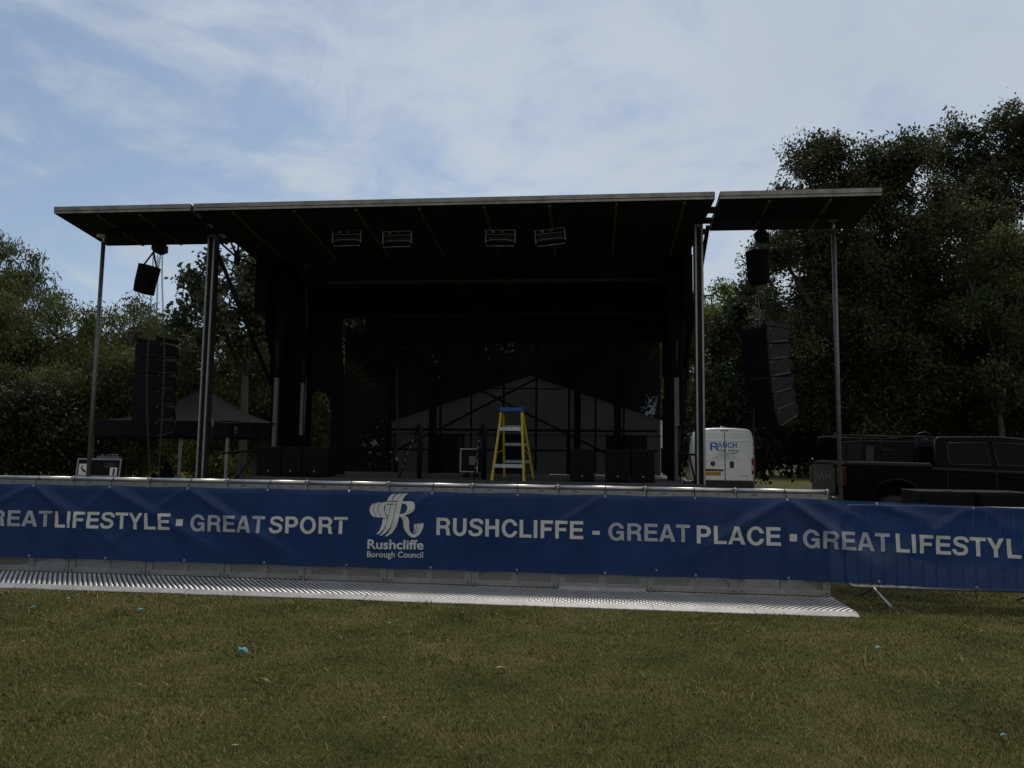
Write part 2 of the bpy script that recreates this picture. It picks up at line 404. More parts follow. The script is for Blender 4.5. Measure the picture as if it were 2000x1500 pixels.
def gp(px, dep):
    p = W(px, 890, dep); return Vector((p.x, p.y, 0))
g_l = 'trees left of the stage'; g_r = 'trees right of the stage'; g_b = 'trees behind the stage'
tree('willow_tree', 'tall drooping tree at the far left edge with dense olive foliage', 'tree', gp(-70, 27),
     [(-40, 640, 27, 3.4, 3.2, 3.6), (60, 620, 26, 2.2, 2.0, 2.3), (-140, 540, 28, 3.2, 3, 3.0), (110, 720, 26, 1.6, 1.5, 2.0), (20, 780, 25.5, 2.6, 1.6, 1.8)], 75000, 0.17, 'olive', 11, 0.35, 0.9, (0.45, 0.9), 170, g_l, aspect=0.26)
tree('broadleaf_tree', 'rounded olive tree between the tall drooping tree and the left stage post', 'tree', gp(240, 24.5),
     [(250, 730, 25, 2.3, 2.0, 1.9), (170, 760, 24.5, 1.7, 1.5, 1.6), (330, 720, 25, 1.9, 1.7, 1.8), (260, 655, 27, 2.0, 1.8, 1.0), (235, 850, 25.5, 1.6, 1.2, 1.0)], 60000, 0.13, 'olive', 12, 0.14, 0.5, (0.4, 0.8), 150, g_l, aspect=0.34)
tree('poplar_tree', 'loose grey green tree rising behind the left stage column with sky showing through', 'tree', gp(470, 21.5),
     [(470, 560, 21.5, 1.3, 1.2, 1.1), (430, 640, 21.5, 1.3, 1.2, 1.0), (375, 565, 21.5, 0.75, 0.7, 0.55), (560, 570, 22, 1.3, 1.2, 1.3)], 13000, 0.15, 'silver', 13, 0.13, 0.1, (0.28, 0.55), 60, g_l, fill=0.1, aspect=0.7)
tree('broadleaf_tree', 'bushy olive tree behind the black gazebo beside the stage drape', 'tree', gp(500, 24),
     [(470, 740, 24, 1.9, 1.6, 1.6), (400, 800, 24.5, 1.6, 1.4, 1.3), (560, 760, 24, 1.8, 1.5, 1.6), (640, 790, 24, 1.5, 1.3, 1.5), (500, 860, 25, 2.2, 1.2, 0.9)], 60000, 0.12, 'olive', 14, 0.13, 0.4, (0.4, 0.75), 150, g_l, aspect=0.38)
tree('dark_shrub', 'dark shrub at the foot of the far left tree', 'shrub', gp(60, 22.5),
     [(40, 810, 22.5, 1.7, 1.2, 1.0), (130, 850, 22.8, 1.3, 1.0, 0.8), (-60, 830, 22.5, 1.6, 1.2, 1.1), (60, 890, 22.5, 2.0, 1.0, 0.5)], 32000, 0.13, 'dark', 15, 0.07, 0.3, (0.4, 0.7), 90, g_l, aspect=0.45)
tree('hedge_shrub', 'low leafy shrub beneath the gazebo in front of the left trees', 'shrub', gp(330, 27),
     [(300, 890, 27, 2.0, 1.0, 0.55), (400, 890, 27, 1.6, 1.0, 0.5), (480, 895, 27.5, 1.6, 1.0, 0.5), (200, 890, 27, 1.6, 1.0, 0.55)], 24000, 0.14, 'bright', 16, 0.05, 0.7, (0.3, 0.55), 80, g_l, aspect=0.28)
# behind the stage
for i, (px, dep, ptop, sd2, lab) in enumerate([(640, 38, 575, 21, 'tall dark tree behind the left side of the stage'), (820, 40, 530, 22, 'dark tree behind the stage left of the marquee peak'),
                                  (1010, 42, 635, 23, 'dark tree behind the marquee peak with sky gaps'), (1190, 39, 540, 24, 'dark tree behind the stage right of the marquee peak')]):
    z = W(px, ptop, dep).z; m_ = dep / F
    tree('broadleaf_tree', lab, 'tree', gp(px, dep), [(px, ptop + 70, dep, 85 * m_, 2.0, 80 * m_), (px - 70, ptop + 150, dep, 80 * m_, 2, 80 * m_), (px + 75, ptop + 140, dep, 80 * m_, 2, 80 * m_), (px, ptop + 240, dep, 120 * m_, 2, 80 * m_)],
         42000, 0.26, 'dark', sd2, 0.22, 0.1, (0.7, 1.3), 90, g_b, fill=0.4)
tree('ash_tree', 'bright green rounded tree between the right stage column and the big oak', 'tree', gp(1390, 34),
     [(1390, 620, 34, 1.7, 1.6, 1.9), (1345, 680, 34, 1.8, 1.6, 1.8), (1420, 700, 34, 1.7, 1.5, 1.9), (1380, 790, 34, 2.0, 1.5, 1.8)], 42000, 0.16, 'bright', 31, 0.18, 0.3, (0.45, 0.85), 100, g_r, aspect=0.4)
tree('oak_tree', 'large dark oak with a broken crown behind the right roof wing and hanging speakers', 'tree', gp(1690, 25),
     [(1640, 360, 25, 1.7, 1.6, 1.35), (1740, 350, 25, 1.8, 1.7, 1.3), (1590, 520, 24.5, 1.9, 1.8, 1.4), (1700, 520, 25, 2.6, 2.2, 1.8), (1830, 480, 25, 2.2, 2.0, 2.1), (1580, 640, 24.5, 1.5, 1.6, 1.3), (1650, 680, 24.5, 2.4, 2.0, 1.5), (1590, 770, 25, 1.5, 1.4, 1.1), (1515, 500, 24, 0.7, 0.8, 0.65), (1590, 400, 25, 1.1, 1.2, 1.0), (1660, 790, 24.5, 1.6, 1.3, 0.9), (1770, 760, 24.5, 1.7, 1.3, 1.2), (1590, 690, 24.2, 1.2, 1.1, 1.0), (1590, 300, 25, 0.7, .7, .5)],
     190000, 0.12, 'oak', 32, 0.36, 0.15, (0.4, 0.95), 290, g_r, fill=0.4, aspect=0.5)
tree('oak_tree', 'tallest tree at the far right edge of the trees', 'tree', gp(1990, 26),
     [(1970, 290, 26, 1.5, 1.6, 1.4), (2060, 260, 26, 2.0, 1.8, 1.8), (1920, 380, 26, 1.5, 1.5, 1.2), (2010, 480, 26, 2.3, 2.0, 1.7), (1920, 620, 25, 2.2, 2.0, 1.6), (2060, 660, 25, 2.4, 2.0, 1.8), (1800, 650, 26, 2.0, 1.8, 1.5), (1850, 290, 27, 1.1, 1.1, .8), (1860, 760, 25, 1.7, 1.3, 1.2), (1990, 790, 25, 1.9, 1.3, 1.1)],
     165000, 0.12, 'oak', 33, 0.36, 0.15, (0.4, 0.95), 260, g_r, fill=0.4, aspect=0.5)
tree('maple_tree', 'lighter green young tree low in front of the far right tree', 'tree', gp(1960, 22.5),
     [(1950, 520, 22.5, 1.1, 1.0, 1.0), (1990, 620, 22.5, 1.3, 1.2, 1.1), (1900, 600, 22.5, 0.9, .9, .8), (1990, 740, 22.5, 1.5, 1.2, 1.0)], 18000, 0.12, 'olive', 34, 0.1, 0.2, (0.35, 0.6), 60, g_r)
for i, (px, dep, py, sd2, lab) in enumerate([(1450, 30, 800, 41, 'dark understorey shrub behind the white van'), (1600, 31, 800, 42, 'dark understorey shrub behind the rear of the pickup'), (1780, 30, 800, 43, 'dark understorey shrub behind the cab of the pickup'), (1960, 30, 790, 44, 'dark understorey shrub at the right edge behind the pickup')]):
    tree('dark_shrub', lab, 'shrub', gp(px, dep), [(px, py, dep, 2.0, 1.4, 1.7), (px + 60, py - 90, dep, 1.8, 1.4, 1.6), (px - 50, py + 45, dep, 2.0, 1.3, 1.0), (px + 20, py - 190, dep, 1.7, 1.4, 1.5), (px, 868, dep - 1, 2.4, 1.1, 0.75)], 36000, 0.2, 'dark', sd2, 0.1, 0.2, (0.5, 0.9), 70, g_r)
# far belt of woodland closing the view; unseen rear arc added for dark reflections
def far_wood():
    g = np.random.default_rng(55); n = 230000
    th = g.uniform(-math.pi, math.pi, n); rr = g.uniform(56, 68, n)
    top = 8.0 + 2.2 * np.sin(th * 23) + 1.6 * np.sin(th * 57 + 1) + 1.0 * np.sin(th * 131)
    pos = np.stack([rr * np.sin(th), rr * np.cos(th), np.abs(g.random(n) ** 0.8) * top], 1)
    ax = g.standard_normal((n, 3)); ax /= np.linalg.norm(ax, axis=1)[:, None]; bx = np.cross(ax, g.standard_normal((n, 3))); bx /= np.linalg.norm(bx, axis=1)[:, None]
    V = np.stack([pos - ax * .3, pos + bx * .18, pos + ax * .3, pos - bx * .18], 1)
    tone = np.repeat(np.clip(0.4 + 0.2 * np.sin(th * 40) + 0.15 * g.standard_normal(n), 0, 1), 4)
    tag(numpy_mesh('woodland', V.reshape(-1, 3), np.arange(n * 4).reshape(-1, 4), LEAF['dark'], tone), 'dark belt of distant woodland round the field, unseen rear added for dark reflections', 'woodland', kind='stuff')
far_wood()

# ------------------------------------------------------------------ mobile stage
DZ = 1.10                                            # deck height
stage = thing('mobile_stage', 'black trailer stage with pale edged fold out roof and two side wings', 'stage', SO, -PHI)
def sl(px, py, b): return S(px, py, b)
# deck
bm = NB()
aL, aR = sl(505, 930, 0.3).x, sl(1378, 940, 0.1).x
box2(bm, (aL, -0.05, DZ - 0.12), (aR, 4.3, DZ), bev=0.01)
obj('deck', bm, M_deck, stage)
bm = NB(); box2(bm, (aL + 0.05, 0.05, 0.02), (aR - 0.05, 0.09, DZ - 0.125)); box2(bm, (aL + 0.05, 4.1, 0.3), (aR - 0.05, 4.2, DZ - 0.125)); obj('deck_skirt', bm, M_drape, stage)
# roof panels : slope 6.5 degrees down to the back, z = 5.40 at b = 0
SL = math.tan(R(6.5))
def rz_(b): return 5.385 - SL * b
def slope_panel(name, a0, a1, b0, b1, skew0=0.0, skew1=0.0, th=0.11, z0=0.0):
    bm = NB()
    def P(a, b, dz): return (a, b, rz_(b) + dz + z0)
    lo = [bm.verts.new(P(a, b, 0)) for a, b in ((a0, b0), (a1, b0), (a1 + skew1, b1), (a0 + skew0, b1))]
    hi = [bm.verts.new(P(a, b, th)) for a, b in ((a0, b0), (a1, b0), (a1 + skew1, b1), (a0 + skew0, b1))]
    bm.faces.new(lo[::-1]); bm.faces.new(hi)
    for k in range(4): bm.faces.new((lo[k], lo[(k + 1) % 4], hi[(k + 1) % 4], hi[k]))
    return obj(name, bm, M_under, stage)
def trim(parent, a0, a1, b, th=0.11, z0=0.0):
    bm = NB()
    bar(bm, (a0, b - 0.012, rz_(b) + z0 + th * 0.72), (a1, b - 0.012, rz_(b) + z0 + th * 0.72), 0.02, th * 0.62)
    bar(bm, (a0, b - 0.008, rz_(b) + z0 + th * 0.16), (a1, b - 0.008, rz_(b) + z0 + th * 0.16), 0.012, th * 0.34)
    return obj('edge_trim', bm, M_fascia, parent)
bf = -0.9
mL, mR = sl(379, 402, bf).x, sl(1396, 376, bf).x
mLb, mRb = sl(500, 497, 1.3).x, sl(1346, 487, 1.3).x
wLl, wLr = sl(107, 408, bf).x, sl(373, 403, bf).x
wRl, wRr = sl(1406, 376, bf).x, sl(1721, 364, bf).x
B_W, B_R = 0.50, 0.30
mp = slope_panel('roof_panel', mL, mR, bf, 1.3, mLb - mL, mRb - mR); trim(mp, mL, mR, bf)
wl = slope_panel('roof_wing', wLl, wLr, bf, B_W, 0.0, sl(447, 470, B_W).x - wLr); trim(wl, wLl, wLr, bf)
wr = slope_panel('roof_wing', wRl, wRr, bf, B_R, sl(1386, 453, B_R).x - wRl, 0.0); trim(wr, wRl, wRr, bf)
def ribs(parent, alist, b0, b1, mtr=M_rib, th=0.035):
    for a in alist:
        bm = NB(); bar(bm, (a, b0, rz_(b0) - th / 2 - 0.002), (a, b1, rz_(b1) - th / 2 - 0.002), 0.04, th); obj('roof_rib', bm, mtr, parent)
ribs(mp, [mL + 0.65 + (mR - mL - 1.1) / 7 * k for k in range(8)], bf + 0.05, 1.25)
ribs(wl, [wLl + 0.75, wLl + 1.5], bf + 0.05, B_W - 0.05); ribs(wr, [wRl + 0.75, wRl + 1.65], bf + 0.05, B_R - 0.05)
for (p, a0, a1) in ((wl, wLl + 0.55, wLr), (wr, wRl, wRr - 0.5)):
    bm = NB(); bar(bm, (a0, -0.35, rz_(-0.35) - 0.07), (a1, -0.35, rz_(-0.35) - 0.07), 0.06, 0.05); obj('stiffener', bm, M_drape, p)
# hinges bridging the gaps between the panels
for b in (-0.45, -0.05, 0.4):
    for (x0, x1, k) in ((wLr, mL, (mLb - mL) / 2.2), (mR, wRl, (mRb - mR) / 2.2)):
        bm = NB(); box(bm, ((x0 + x1) / 2 + k * (b - bf), b, rz_(b) + 0.03), (0.16, 0.16, 0.06)); obj('hinge', bm, M_black, stage)
# trailer roof behind the fold-out panel, with end housings
bm = NB(); box2(bm, (mLb - 0.02, 1.32, 5.25), (mRb + 0.05, 4.3, 5.38)); obj('trailer_roof', bm, M_under, stage)
zb = sl(500, 603, 1.3).z; zb2 = sl(1345, 600, 1.3).z
bm = NB(); box2(bm, (mLb - 0.02, 1.34, zb), (mLb + 0.22, 4.2, 5.245), bev=0.02); obj('end_housing', bm, M_drape, stage)
bm = NB(); box2(bm, (mRb - 0.12, 1.34, zb2), (mRb + 0.07, 4.2, 5.245), bev=0.02); obj('end_housing', bm, M_drape, stage)
# cross beams under the roof
def beam(name, x0, y0, x1, y1, b, r, m, square=True):
    p, q = sl(x0, y0, b), sl(x1, y1, b); bm = NB()
    if square: bar(bm, p, q, r * 2, r * 2)
    else: tube(bm, [p, q], r, 10)
    return obj(name, bm, m, stage)
beam('hinge_beam', 502, 499, 1344, 488, 1.25, 0.03, M_rib)
beam('roof_beam', 640, 552, 1300, 546, 3.2, 0.03, M_grey)
beam('header_beam', 660, 619, 1290, 612, 3.95, 0.045, M_black)
pipe = beam('front_pipe', 186, 461, 1642, 424, -0.02, 0.022, M_black, False)
# columns: slotted aluminium posts standing on the ground outside the deck
def column(px, py, side):
    p = sl(px, py, 0.0); bm = NB(); h = p.z
    W_, D_ = 0.125, 0.15
    box2(bm, (p.x - W_ / 2, 0.05, 0.0), (p.x + W_ / 2, 0.05 + D_, h - 0.02), 1)               # dark channel
    for s in (-1, 1):
        x = p.x + s * (W_ / 2 - 0.011)
        box2(bm, (x - 0.013, 0.018, 0.0), (x + 0.013, 0.048, h - 0.02), 0)                      # bright lips
        box2(bm, (p.x + s * (W_ / 2 + 0.002), 0.052, 0.0), (p.x + s * (W_ / 2 + 0.012), 0.05 + D_ - 0.01, h - 0.03), 3)
    box2(bm, (p.x - W_ / 2 - 0.004, 0.012, h - 0.055), (p.x + W_ / 2 + 0.004, 0.2, h), 0)
    for s in (-1, 1): tube(bm, [(p.x + s * 0.045, 0.012, h - 0.04), (p.x + s * 0.045, 0.0, h - 0.04)], 0.012, 8, 1)
    box2(bm, (p.x - 0.2, -0.08, 0.0), (p.x + 0.2, 0.32, 0.03), 2)
    obj('column', bm, [M_alu_d, M_black, M_grey, M_colside], stage)
    bm = NB(); tube(bm, [(p.x, 0.1, h - 0.01), (p.x, 0.1, rz_(0.1) - 0.001)], 0.03, 10); obj('column_jack', bm, M_black, stage)
    return p
cl = column(412, 455, 1); cr_ = column(1365, 436, -1)
def wing_pole(px, py):
    p = sl(px, py, 0.0); bm = NB(); tube(bm, [(p.x, 0.0, 0.02), (p.x, 0.0, rz_(0) - 0.14)], 0.036, 14)
    o = obj('wing_pole', bm, M_steel, stage)
    bm = NB(); tube(bm, [(p.x, 0, 0.0), (p.x, 0, 0.02)], 0.12, 16); obj('base_plate', bm, M_steel, o)
    bm = NB(); tube(bm, [(p.x, 0, rz_(0) - 0.14), (p.x, 0, rz_(0) - 0.002)], 0.025, 10); tube(bm, [(p.x - 0.07, -0.03, p.z - 0.01), (p.x + 0.07, -0.03, p.z - 0.01)], 0.045, 12); box(bm, (p.x - 0.06, -0.05, p.z), (0.05, 0.05, 0.09)); obj('clamp', bm, M_alu, o)
wing_pole(203, 460); wing_pole(1627, 426)
# braces from the columns back to the trailer
def strut(name, P0, P1, r, m=M_black):
    bm = NB(); tube(bm, [P0, P1], r, 10); return obj(name, bm, m, stage)
strut('brace', sl(419, 478, 0.15), sl(530, 752, 1.5), 0.04)
strut('brace', sl(1383, 440, 0.15), sl(1337, 720, 1.5), 0.036)
# small folding arm linkage at the left roof corner
k0 = sl(463, 503, 0.7)
bm = NB(); box(bm, k0, (0.08, 0.08, 0.26)); obj('arm_joint', bm, M_black, stage)
for (x, y, b) in ((428, 472, 0.45), (450, 470, 0.62), (467, 470, 0.75), (500, 497, 1.25), (503, 520, 1.35), (508, 524, 1.35)):
    strut('arm_link', k0, sl(x, y, b), 0.02)
# hydraulic lift legs
for (x, y0, y1, b, wd) in ((541, 738, 940, 1.5, 0.075), (592, 748, 850, 1.9, 0.06), (1321, 738, 940, 1.5, 0.085), (1307, 750, 920, 2.0, 0.06)):
    p, q = sl(x, y0, b), sl(x, y1, b); q.z = max(q.z, DZ + 0.005); q.x = p.x; bm = NB(); box2(bm, (p.x - wd / 2, b - 0.04, q.z), (p.x + wd / 2, b + 0.04, p.z), bev=0.006)
    o = obj('lift_leg', bm, M_grey, stage)
    if x == 592:
        bm = NB(); tube(bm, [(p.x + 0.065, b - 0.02, q.z), (p.x + 0.065, b - 0.02, p.z + 0.06)], 0.011, 8); obj('lift_rod', bm, M_steel, o)
    bm = NB(); tube(bm, [(p.x, b, p.z + 0.003), (p.x, b, p.z + 0.7)], 0.03, 10); obj('ram', bm, M_black, o)
# dark end towers at both sides of the trailer body
for (x0, x1, b) in ((527, 548, 1.55), (1308, 1330, 1.6)):
    bm = NB()
    a0, a1 = sl(x0, 800, b).x, sl(x1, 800, b).x
    box2(bm, (a0, b + 0.06, DZ + 0.003), (a1, b + 0.5, 5.24)); obj('end_tower', bm, M_drape, stage)
# guard rails folded off the deck ends
def gate(pts_list, r=0.018, name='guard_rail'):
    bm = NB()
    for pts in pts_list: tube(bm, pts, r, 8)
    obj(name, bm, M_black, stage)
gate([[sl(409, 826, 0.12), sl(536, 828, 1.4)], [sl(410, 886, 0.12), sl(510, 880, 1.4)], [sl(413, 826, 0.14), sl(413, 886, 0.14)], [sl(500, 880, 1.3), sl(461, 936, 0.9)]])
gate([[sl(1324, 834, 1.4), sl(1366, 829, 0.12)], [sl(1325, 886, 1.4), sl(1366, 889, 0.12)], [sl(1346, 888, 0.6), sl(1359, 945, 0.3)], [sl(1327, 834, 1.4), sl(1327, 930, 1.4)]])
bm = NB(); p = sl(407, 823, 0.0); box(bm, (p.x + 0.075, 0.02, p.z), (0.03, 0.04, 0.16)); obj('bracket', bm, M_steel, stage)
# scaffold frame across the back
def scaf(x0, y0, x1, y1, r, b=3.86):
    p, q = sl(x0, y0, b), sl(x1, y1, b); bm = NB(); tube(bm, [p, q], r, 8); obj('scaffold_tube', bm, M_drape, stage)
for (x, yt, r) in ((762, 672, .02), (862, 672, .026), (922, 672, .02), (985, 672, .022), (1049, 672, .024), (1113, 672, .024), (1165, 672, .02), (1220, 672, .022)):
    scaf(x, yt, x - 3, 920, r)
for (x0, y0, x1, y1, r) in ((690, 838, 1284, 842, .026), (690, 877, 1284, 881, .022), (880, 757, 1100, 760, .013)): scaf(x0, y0, x1, y1, r, 3.80)
for (x0, y0, x1, y1) in ((852, 841, 1230, 645), (778, 877, 862, 836), (760, 672, 1185, 886)): scaf(x0, y0, x1, y1, .024, 3.74)
for (x, y0) in ((846, 795), (1128, 768), (1206, 800)):
    p = sl(x, y0, 3.95); bm = NB(); box2(bm, (p.x - 0.075, 3.9, DZ), (p.x + 0.075, 3.97, p.z + 0.9)); obj('back_post', bm, M_drape, stage)

# ------------------------------------------------------------------ cloths hung on the stage
def s_thing(name, label, cat, group=None): return thing(name, label, cat, SO, -PHI, group)
def cloth(outline_px, b, step, holes=(), waves=0.05, seed=1, freq=9.0):
    """a hanging cloth: grid clipped to a pixel outline on the plane b, folded along its width"""
    poly = [sl(x, y, b) for x, y in outline_px]; hp = [[sl(x, y, b) for x, y in h] for h in holes]
    def inside(a, z, pl):
        c = False; n = len(pl)
        for i in range(n):
            p, q = pl[i], pl[(i + 1) % n]
            if (p.z > z) != (q.z > z) and a < (q.x - p.x) * (z - p.z) / (q.z - p.z) + p.x: c = not c
        return c
    a0 = min(p.x for p in poly); a1 = max(p.x for p in poly); z0 = min(p.z for p in poly); z1 = max(p.z for p in poly)
    bm = NB(); V = {}
    na, nz = int((a1 - a0) / step) + 1, int((z1 - z0) / step) + 1
    def vv(i, j):
        if (i, j) not in V:
            a, z = a0 + i * step, z0 + j * step
            f = waves * (math.sin(a * freq + seed + 0.5 * math.sin(z * 1.3)) + 0.5 * math.sin(a * freq * 2.3 + seed * 2 + 0.3 * z))
            V[i, j] = bm.verts.new((a, b + f, z))
        return V[i, j]
    for i in range(na):
        for j in range(nz):
            a, z = a0 + (i + .5) * step, z0 + (j + .5) * step
            if inside(a, z, poly) and not any(inside(a, z, h) for h in hp):
                f = bm.faces.new((vv(i, j), vv(i + 1, j), vv(i + 1, j + 1), vv(i, j + 1))); f.smooth = True
    return bm
d1 = tag(obj('stage_curtain', cloth([(519, 606), (672, 606), (668, 660), (676, 760), (672, 938), (540, 938), (524, 938), (528, 700), (521, 650)], 2.15, 0.035,
     [[(613, 770), (620, 763), (632, 764), (643, 785), (643, 905), (610, 905)]], 0.05, 1, 11), M_drape), 'black stage curtain on the left with a ragged gap showing trees', 'curtain'); d1.location = SO; d1.rotation_euler = (0, 0, -PHI)
d2 = tag(obj('stage_curtain', cloth([(1291, 600), (1360, 592), (1352, 640), (1343, 760), (1335, 860), (1330, 935), (1291, 925), (1296, 760)], 2.6, 0.035, (), 0.03, 2, 13), M_drape), 'narrow black stage curtain on the right beside the white van', 'curtain'); d2.location = SO; d2.rotation_euler = (0, 0, -PHI)
d3 = tag(obj('valance', cloth([(540, 540), (1310, 535), (1310, 668), (712, 670), (712, 613), (540, 613)], 4.0, 0.05, (), 0.015, 3, 5), M_drape), 'black valance strip hung along the top of the back mesh', 'valance'); d3.location = SO; d3.rotation_euler = (0, 0, -PHI)
M_scrim = see_through(mat('mesh_scrim', (0.010, 0.010, 0.011), 0.9, var=0.4, vscale=1.5, spec=0.1), 0.065)
d4 = tag(obj('mesh_backdrop', cloth([(676, 634), (712, 660), (712, 640), (1289, 640), (1289, 928), (668, 928)], 4.12, 0.05, (), 0.012, 4, 6), M_scrim, smooth=True), 'black see-through mesh backdrop across the rear of the stage', 'backdrop'); d4.location = SO; d4.rotation_euler = (0, 0, -PHI)

# ------------------------------------------------------------------ lights under the roof
M_lampframe = mat('lamp_frame', (0.24, 0.24, 0.24), 0.5, var=0.2)
M_lens = mat('dark_lens', (0.012, 0.012, 0.014), 0.3, spec=0.15)
def blinder(px, py, label, roll=0.0):
    c = sl(px, py, 0.03); t = thing('flood_light', label, 'stage light', sw(c.x, c.y, c.z), -PHI, 'flood lights under the roof')
    t.rotation_euler = (0, roll, -PHI)
    bm = NB(); box2(bm, (-.24, -.02, -.07), (.24, .10, .13), bev=.015); obj('housing', bm, M_speaker, t)
    bm = NB()
    for s in (-1, 1): box2(bm, (s * .25 - .010, -.06, -.09), (s * .25 + .010, -.04, .124))
    box2(bm, (-.26, -.06, .125), (.26, -.04, .137)); box2(bm, (-.239, -.06, .055), (.239, -.045, .062)); obj('frame', bm, M_lampframe, t)
    bm = NB(); tube(bm, [(-.25, -.05, -.055), (-.12, -.055, -.035), (.12, -.055, -.035), (.25, -.05, -.055)], .006, 6); tube(bm, [(-.235, -.05, -.125), (-.235, -.06, -.145), (.235, -.06, -.145), (.235, -.05, -.125)], .008, 6); obj('yoke', bm, M_alu_d, t)
    bm = NB(); box2(bm, (-.15, -.066, .085), (-.10, -.062, .112)); box2(bm, (0.0, -.066, .09), (.05, -.062, .104)); box2(bm, (-.03, -.072, -.15), (.03, -.068, -.138)); obj('sticker', bm, M_alu_d, t)
    bm = NB(); box2(bm, (-.21, -.028, -.06), (.21, -.022, .05)); obj('lens', bm, M_lens, t)
    bm = NB(); tube(bm, [(-.1, .0, .13), (-.1, .0, .22)], .014, 6); tube(bm, [(.1, .0, .13), (.1, .0, .22)], .014, 6); tube(bm, [(-.1, 0, .21), (.1, 0, .21)], .02, 8); obj('hanger', bm, M_black, t)
    bm = NB(); tube(bm, [(-.22, 0, .15), (-.28, -.02, .17), (-.36, -.02, .19), (-.48, .0, .23)], .008, 6); obj('cable', bm, M_tie, t)
blinder(679, 466, 'flood light under the roof, leftmost of four')
blinder(777, 468, 'flood light under the roof, second from the left', R(-1))
blinder(978, 466, 'flood light under the roof, third from the left', R(1))
blinder(1075, 464, 'flood light under the roof hanging crooked, rightmost of four', R(-6))
def par(px, py, b, label):
    c = sl(px, py, b); t = thing('spotlight', label, 'stage light', sw(c.x, c.y, c.z), -PHI, 'small spotlights inside the roof')
    Mt = RX(R(70)); bm = NB(); lathe(bm, [(.02, -.16), (.07, -.14), (.09, 0), (.095, .14)], (0, 0, 0), 16, Mt); obj('lamp_can', bm, M_black, t)
    bm = NB(); tube(bm, [(-.11, 0, 0), (-.11, 0, .16), (.11, 0, .16), (.11, 0, 0)], .01, 6); tube(bm, [(0, 0, .16), (0, 0, .3)], .02, 8); obj('yoke', bm, M_grey, t)
par(900, 570, 3.1, 'small spotlight on the rear roof beam, left of the pair'); par(997, 570, 3.1, 'small spotlight on the rear roof beam, right of the pair'); par(1294, 533, 2.6, 'small spotlight in the dark right corner of the roof')

# ------------------------------------------------------------------ chain hoists, bags and hung speaker columns
def chain(bm, pts, pitch=0.034, r=0.0052):
    P = [Vector(p) for p in pts]
    # catmull sampling
    fine = []
    for i in range(len(P) - 1):
        p0, p1, p2, p3 = P[max(i - 1, 0)], P[i], P[i + 1], P[min(i + 2, len(P) - 1)]
        for k in range(24):
            t = k / 24; fine.append(0.5 * ((2 * p1) + (p2 - p0) * t + (2 * p0 - 5 * p1 + 4 * p2 - p3) * t * t + (3 * p1 - p0 - 3 * p2 + p3) * t ** 3))
    fine.append(P[-1]); acc = 0; nxt = 0; k = 0
    for a, b in zip(fine, fine[1:]):
        l = (b - a).length
        while nxt <= acc + l and l > 0:
            c = a.lerp(b, (nxt - acc) / l); d = (b - a).normalized(); u = d.orthogonal().normalized() if k % 2 else d.cross(d.orthogonal()).normalized()
            nrm = d.cross(u); h = pitch * 0.62; wv = 0.012
            loop = [c + d * h * .6 + u * wv, c + d * h, c + d * h * .6 - u * wv, c - d * h * .6 - u * wv, c - d * h, c - d * h * .6 + u * wv]
            tube(bm, loop + [loop[0]], r, 4, caps=False); nxt += pitch; k += 1
        acc += l
def hoist(px, py, b, label, chains, group='chain hoists'):
    c = sl(px, py, b); t = thing('chain_hoist', label, 'hoist', sw(c.x, c.y, c.z), -PHI, group)
    bm = NB(); lathe(bm, [(.02, -.13), (.085, -.12), (.115, -.07), (.115, .05), (.09, .1), (.03, .115)], (0, 0, 0), 18, RZ(R(-25)) @ RX(R(78))); box(bm, (.06, .02, -.02), (.13, .16, .14), bev=.02); obj('motor_body', bm, M_black, t)
    bm = NB(); tube(bm, [(0, 0, .1), (0, 0, .16)], .018, 8); tube(bm, [(.0, 0, .16), (.03, 0, .19), (.03, 0, .23), (0, 0, .255), (-.03, 0, .23), (-.025, 0, .195)], .011, 8); tube(bm, [(0, 0, .24), (0, 0, rz_(b) - c.z - 0.03)], .012, 6); obj('hook', bm, M_steel, t)
    for ch in chains:
        bm = NB(); chain(bm, [sl(x, y, bb) - c for x, y, bb in ch]); obj('hand_chain', bm, M_chain, t)
    return t
hoist(311, 484, 0.25, 'black chain hoist under the left roof wing with two long hanging chains',
      [[(300, 496, .22), (294, 600, .18), (287, 740, .16), (289, 850, .16), (294, 940, .18)], [(317, 494, .22), (317, 560, .2), (321, 680, .17), (317, 800, .16), (309, 940, .18)], [(308, 500, .25), (307, 580, .25), (303, 645, .25)], [(313, 500, .25), (309, 530, .28), (306, 545, .28)]])
hoist(1487, 462, 0.25, 'black chain hoist under the right roof wing',
      [[(1482, 470, .25), (1481, 560, .25), (1484, 640, .25)], [(1478, 470, .3), (1474, 700, .32), (1472, 860, .32), (1473, 985, .32)], [(1491, 470, .25), (1492, 500, .24), (1488, 520, .26)]])
hoist(597, 540, 1.7, 'small chain hoist hanging against the left curtain', [[(598, 550, 1.7), (599, 600, 1.7), (598, 645, 1.7)]])
